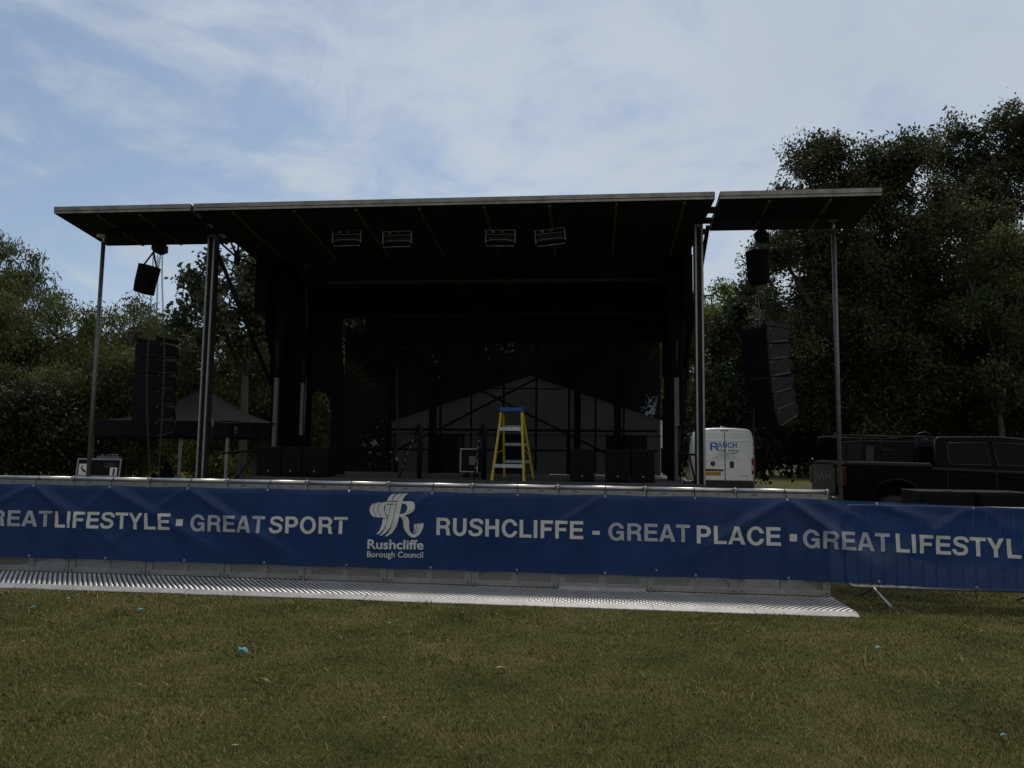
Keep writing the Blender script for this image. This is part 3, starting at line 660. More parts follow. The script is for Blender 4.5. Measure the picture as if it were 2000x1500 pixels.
def chain_bag(px0, px1, py0, py1, b, label, tilt, top, taper=0.94):
    c = sl((px0 + px1) / 2, (py0 + py1) / 2, b); p0 = sl(px0, (py0 + py1) / 2, b); p1 = sl(px1, (py0 + py1) / 2, b); r = (p1.x - p0.x) / 2
    h = sl(px0, py0, b).z - sl(px0, py1, b).z
    t = thing('chain_bag', label, 'chain bag', sw(c.x, c.y, c.z), -PHI, 'chain bags'); Mt = RY(tilt)
    bm = NB(); pr = [(r * .3, -h / 2 + .0), (r * taper * .97, -h / 2), (r * taper, -h / 2 + .02), (r * .95, -h * .1), (r * 1.0, h / 2 - .03), (r * 1.03, h / 2), (r * .97, h / 2), (r * .95, h / 2 - .04), (r * .9, -h / 2 + .03), (0.001, -h / 2 + .03)]
    lathe(bm, pr, (0, 0, 0), 24, Mt)
    for v in bm.verts: v.co.x += .008 * math.sin(v.co.z * 17 + v.co.y * 9); v.co.y += .006 * math.sin(v.co.z * 23)
    obj('bag', bm, M_drape, t)
    tp = sl(*top, b) - c; bm = NB()
    for s in (-.75, .75): bar(bm, Mt @ Vector((r * s, 0, h / 2 - .03)), tp, .035, .006, (0, 1, 0))
    obj('strap', bm, M_tie, t)
chain_bag(267, 306, 520, 573, 0.22, 'black cylindrical chain bag hanging tilted under the left wing', R(12), (300, 492))
chain_bag(1458, 1503, 492, 553, 0.22, 'black cylindrical chain bag hanging upright under the right wing', R(-1), (1488, 466), 0.9)
def line_array(label, px, py, b, yaw, n, tilts, ch, wd, dp, group='hung line array speakers'):
    """column of n cabinets hung at its upper front corner; local -y is the front"""
    c = sl(px, py, b); t = thing('line_array', label, 'speaker', sw(c.x, c.y, c.z), -PHI + yaw, group)
    bm = NB(); box2(bm, (-wd / 2, -.02, -.05), (-wd / 2 + .04, dp + .02, .03)); box2(bm, (wd / 2 - .04, -.02, -.05), (wd / 2, dp + .02, .03)); box2(bm, (-wd / 2 + .042, dp * .45, -.03), (wd / 2 - .042, dp * .55, .02)); tube(bm, [(0, dp / 2, .02), (0, dp / 2, .13)], .02, 8)
    obj('bumper_frame', bm, M_spkedge, t)
    pos = Vector((0, 0, -.07)); ang = 0.0
    for k in range(n):
        ang += tilts[k]; Rm = RX(ang)
        bm = NB(); hb = ch * 0.80
        prof = [(0, 0), (dp, -(ch - hb) / 2), (dp, -(ch - hb) / 2 - hb), (0, -ch)]
        prism(bm, [(y, z + -0.0) for y, z in prof], 'x', -wd / 2, wd / 2, bev=.008)
        for v in bm.verts: v.co = Rm @ v.co + pos
        cab = obj('cabinet', bm, M_spkedge, t)
        bm = NB(); box2(bm, (-wd / 2 + .012, -.014, -ch + .012), (wd / 2 - .012, -.002, -.012))
        for v in bm.verts: v.co = Rm @ v.co + pos
        obj('grille', bm, M_grille, cab)
        for s in (-1, 1):
            bm = NB(); bar(bm, (s * (wd / 2 + .006), .06, -.01), (s * (wd / 2 + .006), .06, -.045), .012, .02); bar(bm, (s * (wd / 2 + .008), .05, -ch + .012), (s * (wd / 2 + .008), dp - .06, -ch + .05), .008, .01)
            for v in bm.verts: v.co = Rm @ v.co + pos
            obj('rigging', bm, M_grey, cab)
            bm = NB()
            for q in range(5): box(bm, (s * (wd / 2 + .002), dp * (.3 + .1 * q), -ch * .3 - .02 * abs(q - 2)), (.004, .014, .07))
            for v in bm.verts: v.co = Rm @ v.co + pos
            obj('side_slots', bm, M_slot, cab)
        bm = NB(); tube(bm, [Rm @ Vector((wd / 2 - .02, dp + .025, 0)) + pos, Rm @ Vector((wd / 2 - .02, dp + .035, -ch)) + pos], .016, 8); obj('rear_strut', bm, M_spkedge, cab)
        pos = pos + Rm @ Vector((0, 0, -ch - .012))
    return t
line_array('black line array speaker column hanging straight under the left wing', 287, 662, 0.25, R(-15), 6, [0, 0, 0, 0, R(2), R(5)], 0.272, 0.52, 0.47)
line_array('curved black line array speaker column hanging under the right wing in front of the oak', 1472, 634, 0.12, R(-55), 6, [R(3), R(1.5), R(1.5), R(2), R(4), R(8)], 0.262, 0.54, 0.50)

# ------------------------------------------------------------------ speakers and gear on the deck
def cab_speaker(x0, x1, ytop, b, label, dp=0.45, group='speakers along the stage front'):
    p0, p1 = sl(x0, ytop, b), sl(x1, ytop, b); wd = p1.x - p0.x; h = (p0.z + p1.z) / 2 - DZ
    t = thing('floor_speaker', label, 'speaker', sw((p0.x + p1.x) / 2, b, DZ), -PHI, group)
    bm = NB(); box2(bm, (-wd / 2 + .003, 0, 0.012), (wd / 2 - .003, dp, h), bev=.012); obj('cabinet', bm, M_speaker, t)
    bm = NB(); box2(bm, (-wd / 2 + .02, -.012, .04), (wd / 2 - .02, -.002, h - .03), bev=.003); obj('grille', bm, M_grille, t)
    bm = NB(); tube(bm, [(0, -.012, .1), (0, -.018, .1)], .014, 12); obj('badge', bm, M_alu_d, t)
    bm = NB()
    for x in (-1, 1):
        for y in (.05, dp - .05): tube(bm, [(x * (wd / 2 - .05), y, 0), (x * (wd / 2 - .05), y, .014)], .02, 8)
    obj('feet', bm, M_tie, t)
    return t
cab_speaker(502, 549, 872, .35, 'floor speaker at the left end of the stage front, leftmost of three')
cab_speaker(550, 589, 872, .37, 'floor speaker in the middle of the left trio')
cab_speaker(590, 641, 873, .40, 'floor speaker at the right end of the left trio')
cab_speaker(1113, 1162, 877, .30, 'floor speaker standing alone right of the yellow ladder')
cab_speaker(1183, 1230, 878, .32, 'floor speaker, left of the close pair on the right')
cab_speaker(1233, 1279, 878, .34, 'floor speaker, right of the close pair on the right')
# step ladder
M_fg = mat('yellow_fibreglass', (0.52, 0.39, 0.010), 0.45, var=0.12, vscale=9)
M_blue = mat('blue_plastic', (0.025, 0.07, 0.26), 0.45, var=0.1)
def ladder():
    c = sl(992, 945, .12); t = thing('step_ladder', 'yellow fibreglass step ladder with blue top cap on the stage', 'ladder', sw(c.x, .12, DZ), -PHI - R(7))
    H = sl(1000, 798, .25).z - DZ; hw0, hw1 = .275, .175; spr = .62
    def fr(s, z): k = z / H; return Vector((s * (hw0 + (hw1 - hw0) * k), .22 * k, z))
    def rr(s, z): k = z / H; return Vector((s * (hw0 - .01 + (hw1 - hw0) * k), .22 + spr * (1 - k) + .07 * k, z))
    for s in (-1, 1):
        bm = NB(); bar(bm, fr(s, .01), fr(s, H - .03), .03, .075, (0, 1, 0)); bar(bm, fr(s, 0), fr(s, .03), .036, .08, (0, 1, 0)); obj('front_rail', bm, M_fg, t)
        bm = NB(); bar(bm, rr(s, .01), rr(s, H - .03), .026, .06, (0, 1, 0)); obj('rear_rail', bm, M_fg, t)
        bm = NB(); bar(bm, fr(s, H * .42) + Vector((s * .02, .04, 0)), (fr(s, H * .42) + rr(s, H * .42)) / 2 + Vector((s * .02, 0, -.04)), .006, .022); bar(bm, (fr(s, H * .42) + rr(s, H * .42)) / 2 + Vector((s * .026, 0, -.04)), rr(s, H * .42) + Vector((s * .02, 0, 0)), .006, .022); obj('spreader', bm, M_alu, t)
        bm = NB(); box(bm, rr(s, 0.012), (.045, .07, .024)); obj('foot', bm, M_tie, t)
    bm = NB(); box(bm, (0, .255, H - .015), (.40, .24, .07), bev=.012); box(bm, (-.07, .133, H - .012), (.012, .008, .066)); box(bm, (.09, .133, H - .012), (.012, .008, .066)); obj('top_cap', bm, M_blue, t)
    z = H - .33
    while z > .1:
        p, q = fr(-1, z), fr(1, z); bm = NB(); box(bm, (0, p.y - .005, z), (q.x - p.x - .03, .09, .026)); box(bm, (0, p.y - .045, z - .018), (q.x - p.x - .03, .012, .052)); obj('tread', bm, M_alu, t)
        z -= .62
    for z in (H - .30, H - .60, H - .90):
        if z < .05: continue
        p, q = rr(-1, z), rr(1, z); bm = NB(); box(bm, ((p.x + q.x) / 2, p.y, z), (q.x - p.x - .02, .03, .05)); obj('rear_brace', bm, M_alu_d, t)
    p, q = fr(-1, H - .33), fr(1, H - .33); bm = NB()
    for s, e in ((1, p), (-1, q)): tube(bm, [(e.x + s * .09, p.y - .03, H - .36), (e.x + s * .04, p.y - .03, H - .375), (e.x + s * .01, p.y - .02, H - .44)], .007, 6)
    obj('tread_stay', bm, M_alu, t)
ladder()
def stair_rail(px, py, label, pxb):
    c = sl(px, 938, .55); top = sl(px, py, .55); H = top.z - DZ; t = thing('stair_handrail', label, 'handrail', sw(c.x, .55, DZ), -PHI, 'black handrails leaning at the stage front')
    x0 = sl(pxb, 938, .3).x - c.x
    bm = NB(); tube(bm, [(.05, 0, 0), (.05, 0, H - .12), (.035, 0, H - .03), (0, 0, H), (-.035, 0, H - .04), (-.05, -.01, H - .2)], .028, 10); tube(bm, [(0, 0.03, 0), (0.0, 0.03, H - .05)], .02, 8); obj('post', bm, M_black, t)
    bm = NB(); tube(bm, [(-.045, -.01, H - .18), (x0, -.2, 0.02)], .018, 8); obj('sloping_rail', bm, M_spkedge, t)
    bm = NB()
    for k in range(5):
        p = Vector((-.045, -.035, H - .18)).lerp(Vector((x0, -.225, .02)), .15 + .15 * k); box(bm, p, (.012, .012, .03))
    obj('rail_clip', bm, M_alu_d, t)
stair_rail(815, 828, 'black rounded handrail with sloping rail, left one of two on stage', 778); stair_rail(941, 828, 'black rounded handrail with sloping rail, one nearer the ladder', 925)
# flight case on wheels at the back of the deck
def deck_case():
    p0, p1 = sl(898, 922, 1.6), sl(934, 876, 1.6); t = thing('flight_case', 'dark flight case with pale metal edges on wheels behind the handrail', 'flight case', sw((p0.x + p1.x) / 2, 1.6, DZ), -PHI)
    wd = p1.x - p0.x; z0, z1 = p0.z - DZ, p1.z - DZ
    bm = NB(); box2(bm, (-wd / 2, 0, z0), (wd / 2, .5, z1)); obj('case_body', bm, M_speaker, t)
    e = .022; bm = NB()
    for (a, b, c, d) in ((-wd / 2, z0, -wd / 2 + e, z1), (wd / 2 - e, z0, wd / 2, z1), (-wd / 2 + e, z0, wd / 2 - e, z0 + e), (-wd / 2 + e, z1 - e, wd / 2 - e, z1)): box2(bm, (a, -.012, b), (c, -.002, d))
    obj('metal_edge', bm, M_alu_d, t)
    bm = NB(); q0, q1 = sl(916, 908, 1.59), sl(931, 891, 1.59); cx_ = (p0.x + p1.x) / 2; box2(bm, (q0.x - cx_, -.008, q0.z - DZ), (q1.x - cx_, -.004, q1.z - DZ)); obj('paper_label', bm, M_grey, t)
    for x in (-wd * .25, wd * .32):
        for y in (.08, .42):
            bm = NB(); r = max(.06, z0 * .46); lathe(bm, [(r * .45, -.025), (r * .9, -.028), (r, -.015), (r, .015), (r * .9, .028), (r * .45, .025)], (x, y, r), 18, RY(R(90))); wh = obj('wheel', bm, M_tie, t)
            bm = NB(); tube(bm, [(x - .03, y - .0, r + .0), (x + .03, y, r)], r * .35, 12); tube(bm, [(x + r * 1.12 * math.cos(a), y - .03, r + r * 1.12 * math.sin(a)) for a in [math.pi * k / 10 for k in range(1, 10)]], .010, 6); obj('wheel_cover', bm, M_alu_d, wh)
deck_case()
def hung_cable():
    t = s_thing('power_cable', 'thick black cable with plugs hanging before the mesh left of the marquee', 'cable'); bm = NB()
    tube(bm, [sl(x, y, 3.5) for x, y in ((776, 672), (775, 760), (777, 830), (774, 870), (773, 890), (776, 925))], [.012, .012, .03, .02, .035, .02], 8); obj('lead', bm, M_tie, t)
    bm = NB(); p = sl(775, 893, 3.46); tube(bm, [p, p + Vector((.0, 0, -.09))], .022, 8); obj('plug', bm, M_alu_d, t)
hung_cable()
def cable_heap():
    c = sl(1347, 944, .15); t = thing('cable_heap', 'small heap of shiny cable ends on the right corner of the deck', 'cables', sw(c.x, .15, DZ), -PHI); bm = NB(); r2 = random.Random(4)
    for k in range(9):
        p = Vector((r2.uniform(-.18, .14), r2.uniform(-.06, .06), .015)); pts = [p]
        for j in range(4): p = p + Vector((r2.uniform(-.05, .07), r2.uniform(-.03, .03), r2.uniform(-.02, .035))); p.z = max(p.z, .012); pts.append(p)
        tube(bm, pts, .009, 6, mat=k % 2)
    obj('leads', bm, [M_tie, M_chrome], t)
cable_heap()

# ------------------------------------------------------------------ lettering
def text_bm(body, bold=0.0, size=1.0, shear=0.0, space=1.0):
    cu = bpy.data.curves.new('lettering_curve', 'FONT'); cu.body = body; cu.size = size; cu.offset = bold; cu.shear = shear; cu.space_character = space; cu.resolution_u = 4
    o = bpy.data.objects.new('lettering_curve', cu); col.objects.link(o)
    bpy.context.view_layer.update()
    me = bpy.data.meshes.new_from_object(o.evaluated_get(bpy.context.evaluated_depsgraph_get()))
    bm = NB(); bm.from_mesh(me); bpy.data.meshes.remove(me); bpy.data.objects.remove(o); bpy.data.curves.remove(cu)
    return bm
def fill_loops(loops):
    cu = bpy.data.curves.new('outline', 'CURVE'); cu.dimensions = '2D'; cu.fill_mode = 'BOTH'
    for lp in loops:
        sp = cu.splines.new('POLY'); sp.points.add(len(lp) - 1); sp.use_cyclic_u = True
        for q, p in zip(sp.points, lp): q.co = (p[0], p[1], 0, 1)
    o = bpy.data.objects.new('outline', cu); col.objects.link(o); bpy.context.view_layer.update()
    me = bpy.data.meshes.new_from_object(o.evaluated_get(bpy.context.evaluated_depsgraph_get()))
    bm = NB(); bm.from_mesh(me); bpy.data.meshes.remove(me); bpy.data.objects.remove(o); bpy.data.curves.remove(cu)
    bmesh.ops.remove_doubles(bm, verts=bm.verts[:], dist=1e-5)
    return bm
def arc(cx_, cy_, rx, ry, a0, a1, n=16): return [(cx_ + rx * math.cos(R(a0 + (a1 - a0) * k / n)), cy_ + ry * math.sin(R(a0 + (a1 - a0) * k / n))) for k in range(n + 1)]
def s_glyph():
    c = [(578, 505), (560, 590), (470, 650), (335, 660), (200, 632), (138, 540), (175, 440), (335, 378), (480, 330), (540, 230), (490, 110), (335, 58), (180, 75), (105, 140), (88, 228)]
    wd = [146, 140, 128, 124, 132, 146, 140, 142, 140, 148, 134, 124, 130, 142, 150]
    P = []
    for i in range(len(c) - 1):
        p0, p1, p2, p3 = c[max(i - 1, 0)], c[i], c[i + 1], c[min(i + 2, len(c) - 1)]
        for k in range(4):
            t = k / 4; P.append(tuple(0.5 * (2 * b + (d - a) * t + (2 * a - 5 * b + 4 * d - e) * t * t + (3 * b - a - 3 * d + e) * t ** 3) for a, b, d, e in zip(p0, p1, p2, p3)) + (wd[i] + (wd[i + 1] - wd[i]) * t,))
    P.append(c[-1] + (wd[-1],)); lf, rt = [], []
    for i, (x, y, w_) in enumerate(P):
        q0, q1 = P[max(i - 1, 0)], P[min(i + 1, len(P) - 1)]; dx, dy = q1[0] - q0[0], q1[1] - q0[1]; l = math.hypot(dx, dy)
        if i in (0, len(P) - 1): dx, dy, l = (0, 1 if i == 0 else 1, 1)
        lf.append((x - dy / l * w_ / 2, y + dx / l * w_ / 2)); rt.append((x + dy / l * w_ / 2, y - dx / l * w_ / 2))
    lf[-1], rt[-1] = rt[-1], lf[-1]
    if True:
        lf[0], rt[0] = (P[0][0] + 73, P[0][1]), (P[0][0] - 73, P[0][1])
        # keep each side continuous
        if math.dist(lf[0], lf[1]) > math.dist(rt[0], lf[1]): lf[0], rt[0] = rt[0], lf[0]
        if math.dist(lf[-1], lf[-2]) > math.dist(rt[-1], lf[-2]): lf[-1], rt[-1] = rt[-1], lf[-1]
    return [lf + rt[::-1]]
GL = {
 'H': (722, [[(71,0),(71,718),(223,718),(223,441),(500,441),(500,718),(652,718),(652,0),(500,0),(500,311),(223,311),(223,0)]]),
 'E': (667, [[(76,0),(76,718),(621,718),(621,588),(227,588),(227,434),(596,434),(596,306),(227,306),(227,130),(629,130),(629,0)]]),
 'F': (611, [[(76,0),(76,718),(587,718),(587,588),(227,588),(227,428),(531,428),(531,302),(227,302),(227,0)]]),
 'L': (611, [[(77,0),(77,718),(228,718),(228,130),(583,130),(583,0)]]),
 'I': (278, [[(64,0),(64,718),(214,718),(214,0)]]),
 'N': (722, [[(69,0),(69,718),(227,718),(507,235),(507,718),(654,718),(654,0),(498,0),(216,478),(216,0)]]),
 'T': (611, [[(14,588),(14,718),(598,718),(598,588),(381,588),(381,0),(231,0),(231,588)]]),
 'A': (722, [[(20,0),(277,718),(451,718),(702,0),(541,0),(496,147),(226,147),(180,0)], [(268,271),(455,271),(363,560)]]),
 'Y': (667, [[(15,718),(185,718),(335,434),(486,718),(653,718),(410,276),(410,0),(260,0),(260,276)]]),
 'P': (667, [[(73,0),(73,718),(391,718)] + arc(391, 487, 236, 231, 80, -80) + [(391,256),(224,256),(224,0)], [(224,382),(224,592),(360,592)] + arc(362, 487, 112, 105, 80, -80) + [(360,382)]]),
 'R': (722, [[(76,0),(76,718),(430,718)] + arc(430, 521, 232, 197, 80, -55) + [(620,310),(640,250),(645,140),(662,50),(694,24),(694,0),(528,0),(505,50),(497,175),(478,250),(400,281),(226,281),(226,0)], [(226,405),(226,594),(412,594)] + arc(412, 500, 100, 94, 80, -80) + [(412,405)]]),
 'U': (722, [[(72,718)] + arc(362, 262, 290, 280, 180, 360) + [(652,718),(501,718)] + arc(362, 268, 139, 152, 0, -180) + [(223,718)]]),
 'O': (778, [arc(390, 359, 347, 378, 0, 345, 30), arc(390, 359, 195, 250, 0, 345, 30)]),
 'C': (722, [arc(385, 359, 341, 378, 17, 343, 30) + [(536, 249)] + arc(385, 359, 190, 250, 327, 33, 26) + [(536, 469)]]),
 'G': (778, [arc(390, 359, 346, 378, 21, 300, 28) + [(597,82),(612,0),(709,0),(709,391),(392,391),(392,270),(566,270)] + arc(390, 359, 192, 250, 318, 30, 26) + [(556, 494)]]),
 'S': (667, s_glyph())}
def caps_bm(body, track=0):
    x = 0; loops = []
    allb = NB()
    for ch in body:
        wd, lps = GL[ch]; b2 = fill_loops([[(x / 1000 + p[0] / 1000, p[1] / 1000) for p in lp] for lp in lps]); x += wd + track
        me = bpy.data.meshes.new('glyph'); b2.to_mesh(me); b2.free(); allb.from_mesh(me); bpy.data.meshes.remove(me)
    return allb
def fit_text(body, x0, x1, z0, z1, bold=0.02, shear=0.0, space=1.0, capital='H'):
    """flat lettering in the x-z plane: capitals stand from z0 to z1, line runs from x0 to x1"""
    if all(ch in GL for ch in body):
        bm = caps_bm(body); xs = [v.co.x for v in bm.verts]; m0, m1 = min(xs), max(xs)
        for v in bm.verts: v.co = Vector((x0 + (v.co.x - m0) / (m1 - m0) * (x1 - x0), 0, z0 + v.co.y / .718 * (z1 - z0)))
        return bm
    h = text_bm(capital, bold); ys = [v.co.y for v in h.verts]; b0, b1 = min(ys), max(ys); h.free()
    bm = text_bm(body, bold, 1.0, shear, space); xs = [v.co.x for v in bm.verts]; m0, m1 = min(xs), max(xs)
    for v in bm.verts:
        v.co = Vector((x0 + (v.co.x - m0) / (m1 - m0) * (x1 - x0), 0, z0 + (v.co.y - b0) / (b1 - b0) * (z1 - z0)))
    return bm
def slice_grid(bm, step):
    for ax in (0, 2):
        vals = [v.co[ax] for v in bm.verts]; x = math.floor(min(vals) / step) * step + step
        while x < max(vals):
            co = [0, 0, 0]; co[ax] = x; no = [0, 0, 0]; no[ax] = 1
            bmesh.ops.bisect_plane(bm, geom=bm.verts[:] + bm.edges[:] + bm.faces[:], plane_co=co, plane_no=no, dist=1e-6); x += step

# ------------------------------------------------------------------ aluminium crowd barrier
M_perf = mat('perforated_aluminium', (0.30, 0.295, 0.27), 0.5, metal=0.5, var=0.15, vscale=4)
def perforate(m):
    t = m.node_tree; tcn = t.nodes.new('ShaderNodeTexCoord'); v = t.nodes.new('ShaderNodeTexVoronoi'); v.feature = 'F1'; v.inputs['Scale'].default_value = 78; v.inputs['Randomness'].default_value = 0.12
    mp_ = t.nodes.new('ShaderNodeMapping'); mp_.inputs['Scale'].default_value = (1, 0, 1.0); t.links.new(tcn.outputs['Object'], mp_.inputs[0]); t.links.new(mp_.outputs[0], v.inputs['Vector'])
    lt = t.nodes.new('ShaderNodeMath'); lt.operation = 'LESS_THAN'; lt.inputs[1].default_value = 0.36; t.links.new(v.outputs['Distance'], lt.inputs[0])
    return see_through(m, lt.outputs[0])
perforate(M_perf)
M_frame = mat('barrier_frame', (0.36, 0.355, 0.34), 0.45, metal=0.55, var=0.18, vscale=7, bump=0.04)
M_tread = mat('tread_plate', (0.075, 0.072, 0.068), 0.42, metal=0.8, var=0.25, vscale=5)  # metal colour darkened to stand for dark reflections between the ridges
M_loz = mat('tread_ridges', (0.46, 0.46, 0.46), 0.4, metal=0.85, var=0.25, vscale=3)
M_edge = mat('ramp_edge', (0.32, 0.32, 0.33), 0.5, metal=0.4, var=0.15, vscale=8)
def barrier_panel(label):
    t = thing('crowd_barrier', label, 'barrier', bw(-1, 0), -PHI, 'aluminium crowd barrier panels')
    bm = NB(); tube(bm, [(.004, .012, 1.178), (.996, .012, 1.178)], .026, 14); obj('top_rail', bm, M_alu, t)
    bm = NB()
    box2(bm, (.004, .0, 1.035), (.996, .03, 1.150), bev=.004)                                   # upper strip
    box2(bm, (.004, 0, .040), (.996, .03, .098), bev=.004)                                      # lower strip
    for x0, x1 in ((.004, .085), (.46, .54), (.915, .996)): box2(bm, (x0, .001, .099), (x1, .029, 1.034))
    obj('frame', bm, M_frame, t)
    bm = NB(); box2(bm, (.085, .020, .099), (.46, .0225, 1.034)); box2(bm, (.54, .020, .099), (.915, .0225, 1.034)); obj('mesh_panel', bm, M_perf, t)
    for x in (.045, .955):
        bm = NB(); tube(bm, [(x, -.0005, .07), (x, -.009, .07)], .011, 8); obj('bolt', bm, M_steel, t)
    for x in (.2, .8):
        bm = NB(); box2(bm, (x - .03, -.006, 1.128), (x + .03, -.0005, 1.138)); obj('weld_tab', bm, M_steel, t)
    bm = NB(); tube(bm, [(.975, .012, 1.178), (1.0, .012, 1.178)], .033, 12); box2(bm, (.972, -.03, 1.145), (.985, .02, 1.2)); obj('rail_coupling', bm, M_alu_d, t)
    bm = NB()
    for x in (.05, .5, .95): bar(bm, (x, .04, 1.12), (x, 1.02, .06), .04, .03)
    box2(bm, (.01, .04, .012), (.99, 1.1, .034)); obj('rear_brace', bm, M_frame, t)
    bm = NB(); box2(bm, (.003, -.765, .008), (.997, .038, .036)); tp = obj('tread_plate', bm, M_tread, t)
    bm = NB(); nx, ny = 16, 18
    for j in range(ny):
        for i in range(nx):
            x = (i + (.75 if j % 2 else .25)) / nx; y = -.75 + .72 * j / (ny - 1)
            lx, ly, h = .0235, .0120, .0058
            o_ = [(-lx, 0), (-lx * .45, -ly), (lx * .45, -ly), (lx, 0), (lx * .45, ly), (-lx * .45, ly)]
            lo = [bm.verts.new((x + p, y + q, .0355)) for p, q in o_]; hi = [bm.verts.new((x + p * .5, y + q * .28, .0355 + h)) for p, q in o_]
            bm.faces.new(hi)
            for k in range(6): bm.faces.new((lo[k], lo[(k + 1) % 6], hi[(k + 1) % 6], hi[k]))
    obj('tread_pattern', bm, M_loz, tp)
    bm = NB(); prism(bm, [(-.89, .004), (-.767, .004), (-.767, .038), (-.885, .010)], 'x', .002, .998); obj('ramp_edge', bm, M_edge, t)
    return t
BL = ['aluminium barrier panel at the right end of the row, with the exposed ramp corner', 'aluminium barrier panel behind the first letters of PLACE, second from the right end',
      'aluminium barrier panel with a pale strip along its foot, behind the dash after RUSHCLIFFE', 'aluminium barrier panel with clearly visible perforations behind CLIFFE',
      'aluminium barrier panel between the council emblem and the letters RUSH', 'aluminium barrier panel behind the end of SPORT and the left edge of the emblem',
      'aluminium barrier panel behind the start of the word SPORT', 'aluminium barrier panel behind the small square between LIFESTYLE and GREAT SPORT',
      'aluminium barrier panel behind the middle of the left word LIFESTYLE', 'aluminium barrier panel at the left edge of the photo']
bp0 = barrier_panel(BL[0])
for k in range(1, 10):
    c = copy_tree(bp0); c.location = bw(-1 - k, rnd.uniform(-.004, .004)); c.rotation_euler = (rnd.uniform(-.002, .002), rnd.uniform(-.0025, .0025), -PHI); c['label'] = BL[k]
    if k == 2:
        bm = NB(); prism(bm, [(-.055, .0365), (-.003, .0365), (-.003, .074), (-.022, .074)], 'x', .01, .99); obj('kick_strip', bm, M_edge, c)

# ------------------------------------------------------------------ banner
M_blue_pvc = translucent(mat('blue_pvc', (0.011, 0.048, 0.172), 0.34, var=0.10, vscale=1.2, bump=0.10, bscale=12, spec=0.45), 0.14, (0.02, 0.07, 0.25))
see_through(M_blue_pvc, 0.10)
M_white_pvc = translucent(mat('printed_white', (0.76, 0.755, 0.72), 0.5, var=0.06, vscale=3, spec=0.4), 0.10, (0.4, 0.4, 0.4))
M_pale_pvc = translucent(mat('printed_pale_blue', (0.50, 0.53, 0.58), 0.42, var=0.06, vscale=3, spec=0.45), 0.10, (0.3, 0.33, 0.4))
BB = -0.075
TIES = [-.47 - k for k in range(10)]
RT = [on(1712, 985, BB, BO).x, on(1900, 990, BB, BO).x, on(1900, 990, BB, BO).x + 1.0]
g2 = np.random.default_rng(9)
FOLD = []
for a in TIES + RT:
    for s in (-1, 1):
        if g2.random() < 0.72: FOLD.append((a, s * R(g2.uniform(24, 46)), g2.uniform(.7, 1.9), g2.uniform(.014, .030), g2.uniform(.035, .065)))
FOLD += [(-8.47, R(29), 2.1, .034, .06), (-9.47, R(33), 2.0, .026, .055), (-7.47, R(31), 2.2, .032, .06), (-.47, R(38), 1.1, .036, .05), (-.47, -R(33), 1.5, .034, .06), (.3, R(12), 1.2, .016, .035), (-.15, R(25), .7, .022, .04)]
def zdrop(a): return -.027 * max(0.0, a) if a < 2.4 else -.0648
ZB, ZT = .214, 1.108
def bdisp(a, z):
    """how far the cloth bulges out towards the front, metres"""
    t = 1.105 + zdrop(a) - z; d = 0.0
    for (a0, th, ln, amp, w_) in FOLD:
        u = (a - a0) * math.sin(th) * (1 if th > 0 else 1); ca, sa = math.cos(th), abs(math.sin(th)); sg = 1 if th > 0 else -1
        al = sg * (a - a0) * ca + t * sa; pe = -sg * (a - a0) * sa + t * ca
        if al < -.02 or al > ln: continue
        q = al / ln; d += amp * math.exp(-(pe / (w_ * (0.6 + q))) ** 2) * min(1, al / .08 + .1) * (1 - q) ** .7
    d += .004 * math.sin(a * 2.1 + z * 3) + .003 * math.sin(a * 5.3 - z * 6.1 + 1) + .0016 * math.sin(a * 13 + z * 9)
    k = (z - zdrop(a) - ZB) / (ZT - ZB)
    d *= 0.35 + 0.65 * min(1, 4 * k * (1 - k) + .25)
    # pressed against the bars of the steel barrier at the right
    if a > .3: d += -.0035 * max(0, math.cos((a - .33) * 2 * math.pi / .135)) ** 10 * (1 if z < .75 else 0)
    # soft scallops between the ties along the top hem
    return d
def btop(a):
    if a < 0: return ZT - .010 * (0.5 - 0.5 * math.cos((a + .47) * 2 * math.pi))
    return ZT + zdrop(a) - .010
def bpos(a, z, lift=0.0):
    zz_ = z
    return Vector((a, BB - bdisp(a, z) - lift, zz_))
ban = thing('banner', 'long blue council banner with white lettering tied along the barriers', 'banner', BO, -PHI)
bm = NB(); a0, a1, st = -10.3, 3.4, .033
na = int((a1 - a0) / st); nz = 30
rows = []
for i in range(na + 1):
    a = a0 + (a1 - a0) * i / na; zt, zb = btop(a), ZB + zdrop(a) - .006 * (0.5 - .5 * math.cos((a + .47) * 2 * math.pi))
    rows.append([bm.verts.new(bpos(a, zb + (zt - zb) * j / nz)) for j in range(nz + 1)])
for r_, s_ in zip(rows, rows[1:]):
    for j in range(nz):
        f = bm.faces.new((r_[j], s_[j], s_[j + 1], r_[j + 1])); f.smooth = True
cl_ = obj('cloth', bm, M_blue_pvc, ban)
def on_banner(name, bm, m, label=None):
    slice_grid(bm, .035)
    for v in bm.verts: v.co = bpos(v.co.x, v.co.z, .0035)
    for f in bm.faces: f.smooth = True
    o = obj(name, bm, m, ban)
    if label: o['label'] = label
    return o
def bp_(px, py): return on(px, py, BB, BO)
def word(body, px0, px1, yt0, yb0, yt1, yb1, m, bold=0.026, shear_ok=True, name='lettering'):
    """capitals: top/bottom pixel rows at the left and right ends"""
    p0, p1 = bp_(px0, yb0), bp_(px1, yb1); t0, t1 = bp_(px0, yt0), bp_(px1, yt1)
    bm = fit_text(body, 0, 1, 0, 1, bold)
    for v in bm.verts:
        u, k = v.co.x, v.co.z
        zb = p0.z + (p1.z - p0.z) * u; zt = t0.z + (t1.z - t0.z) * u
        v.co = Vector((p0.x + (p1.x - p0.x) * u, 0, zb + (zt - zb) * k))
    return on_banner(name, bm, m)
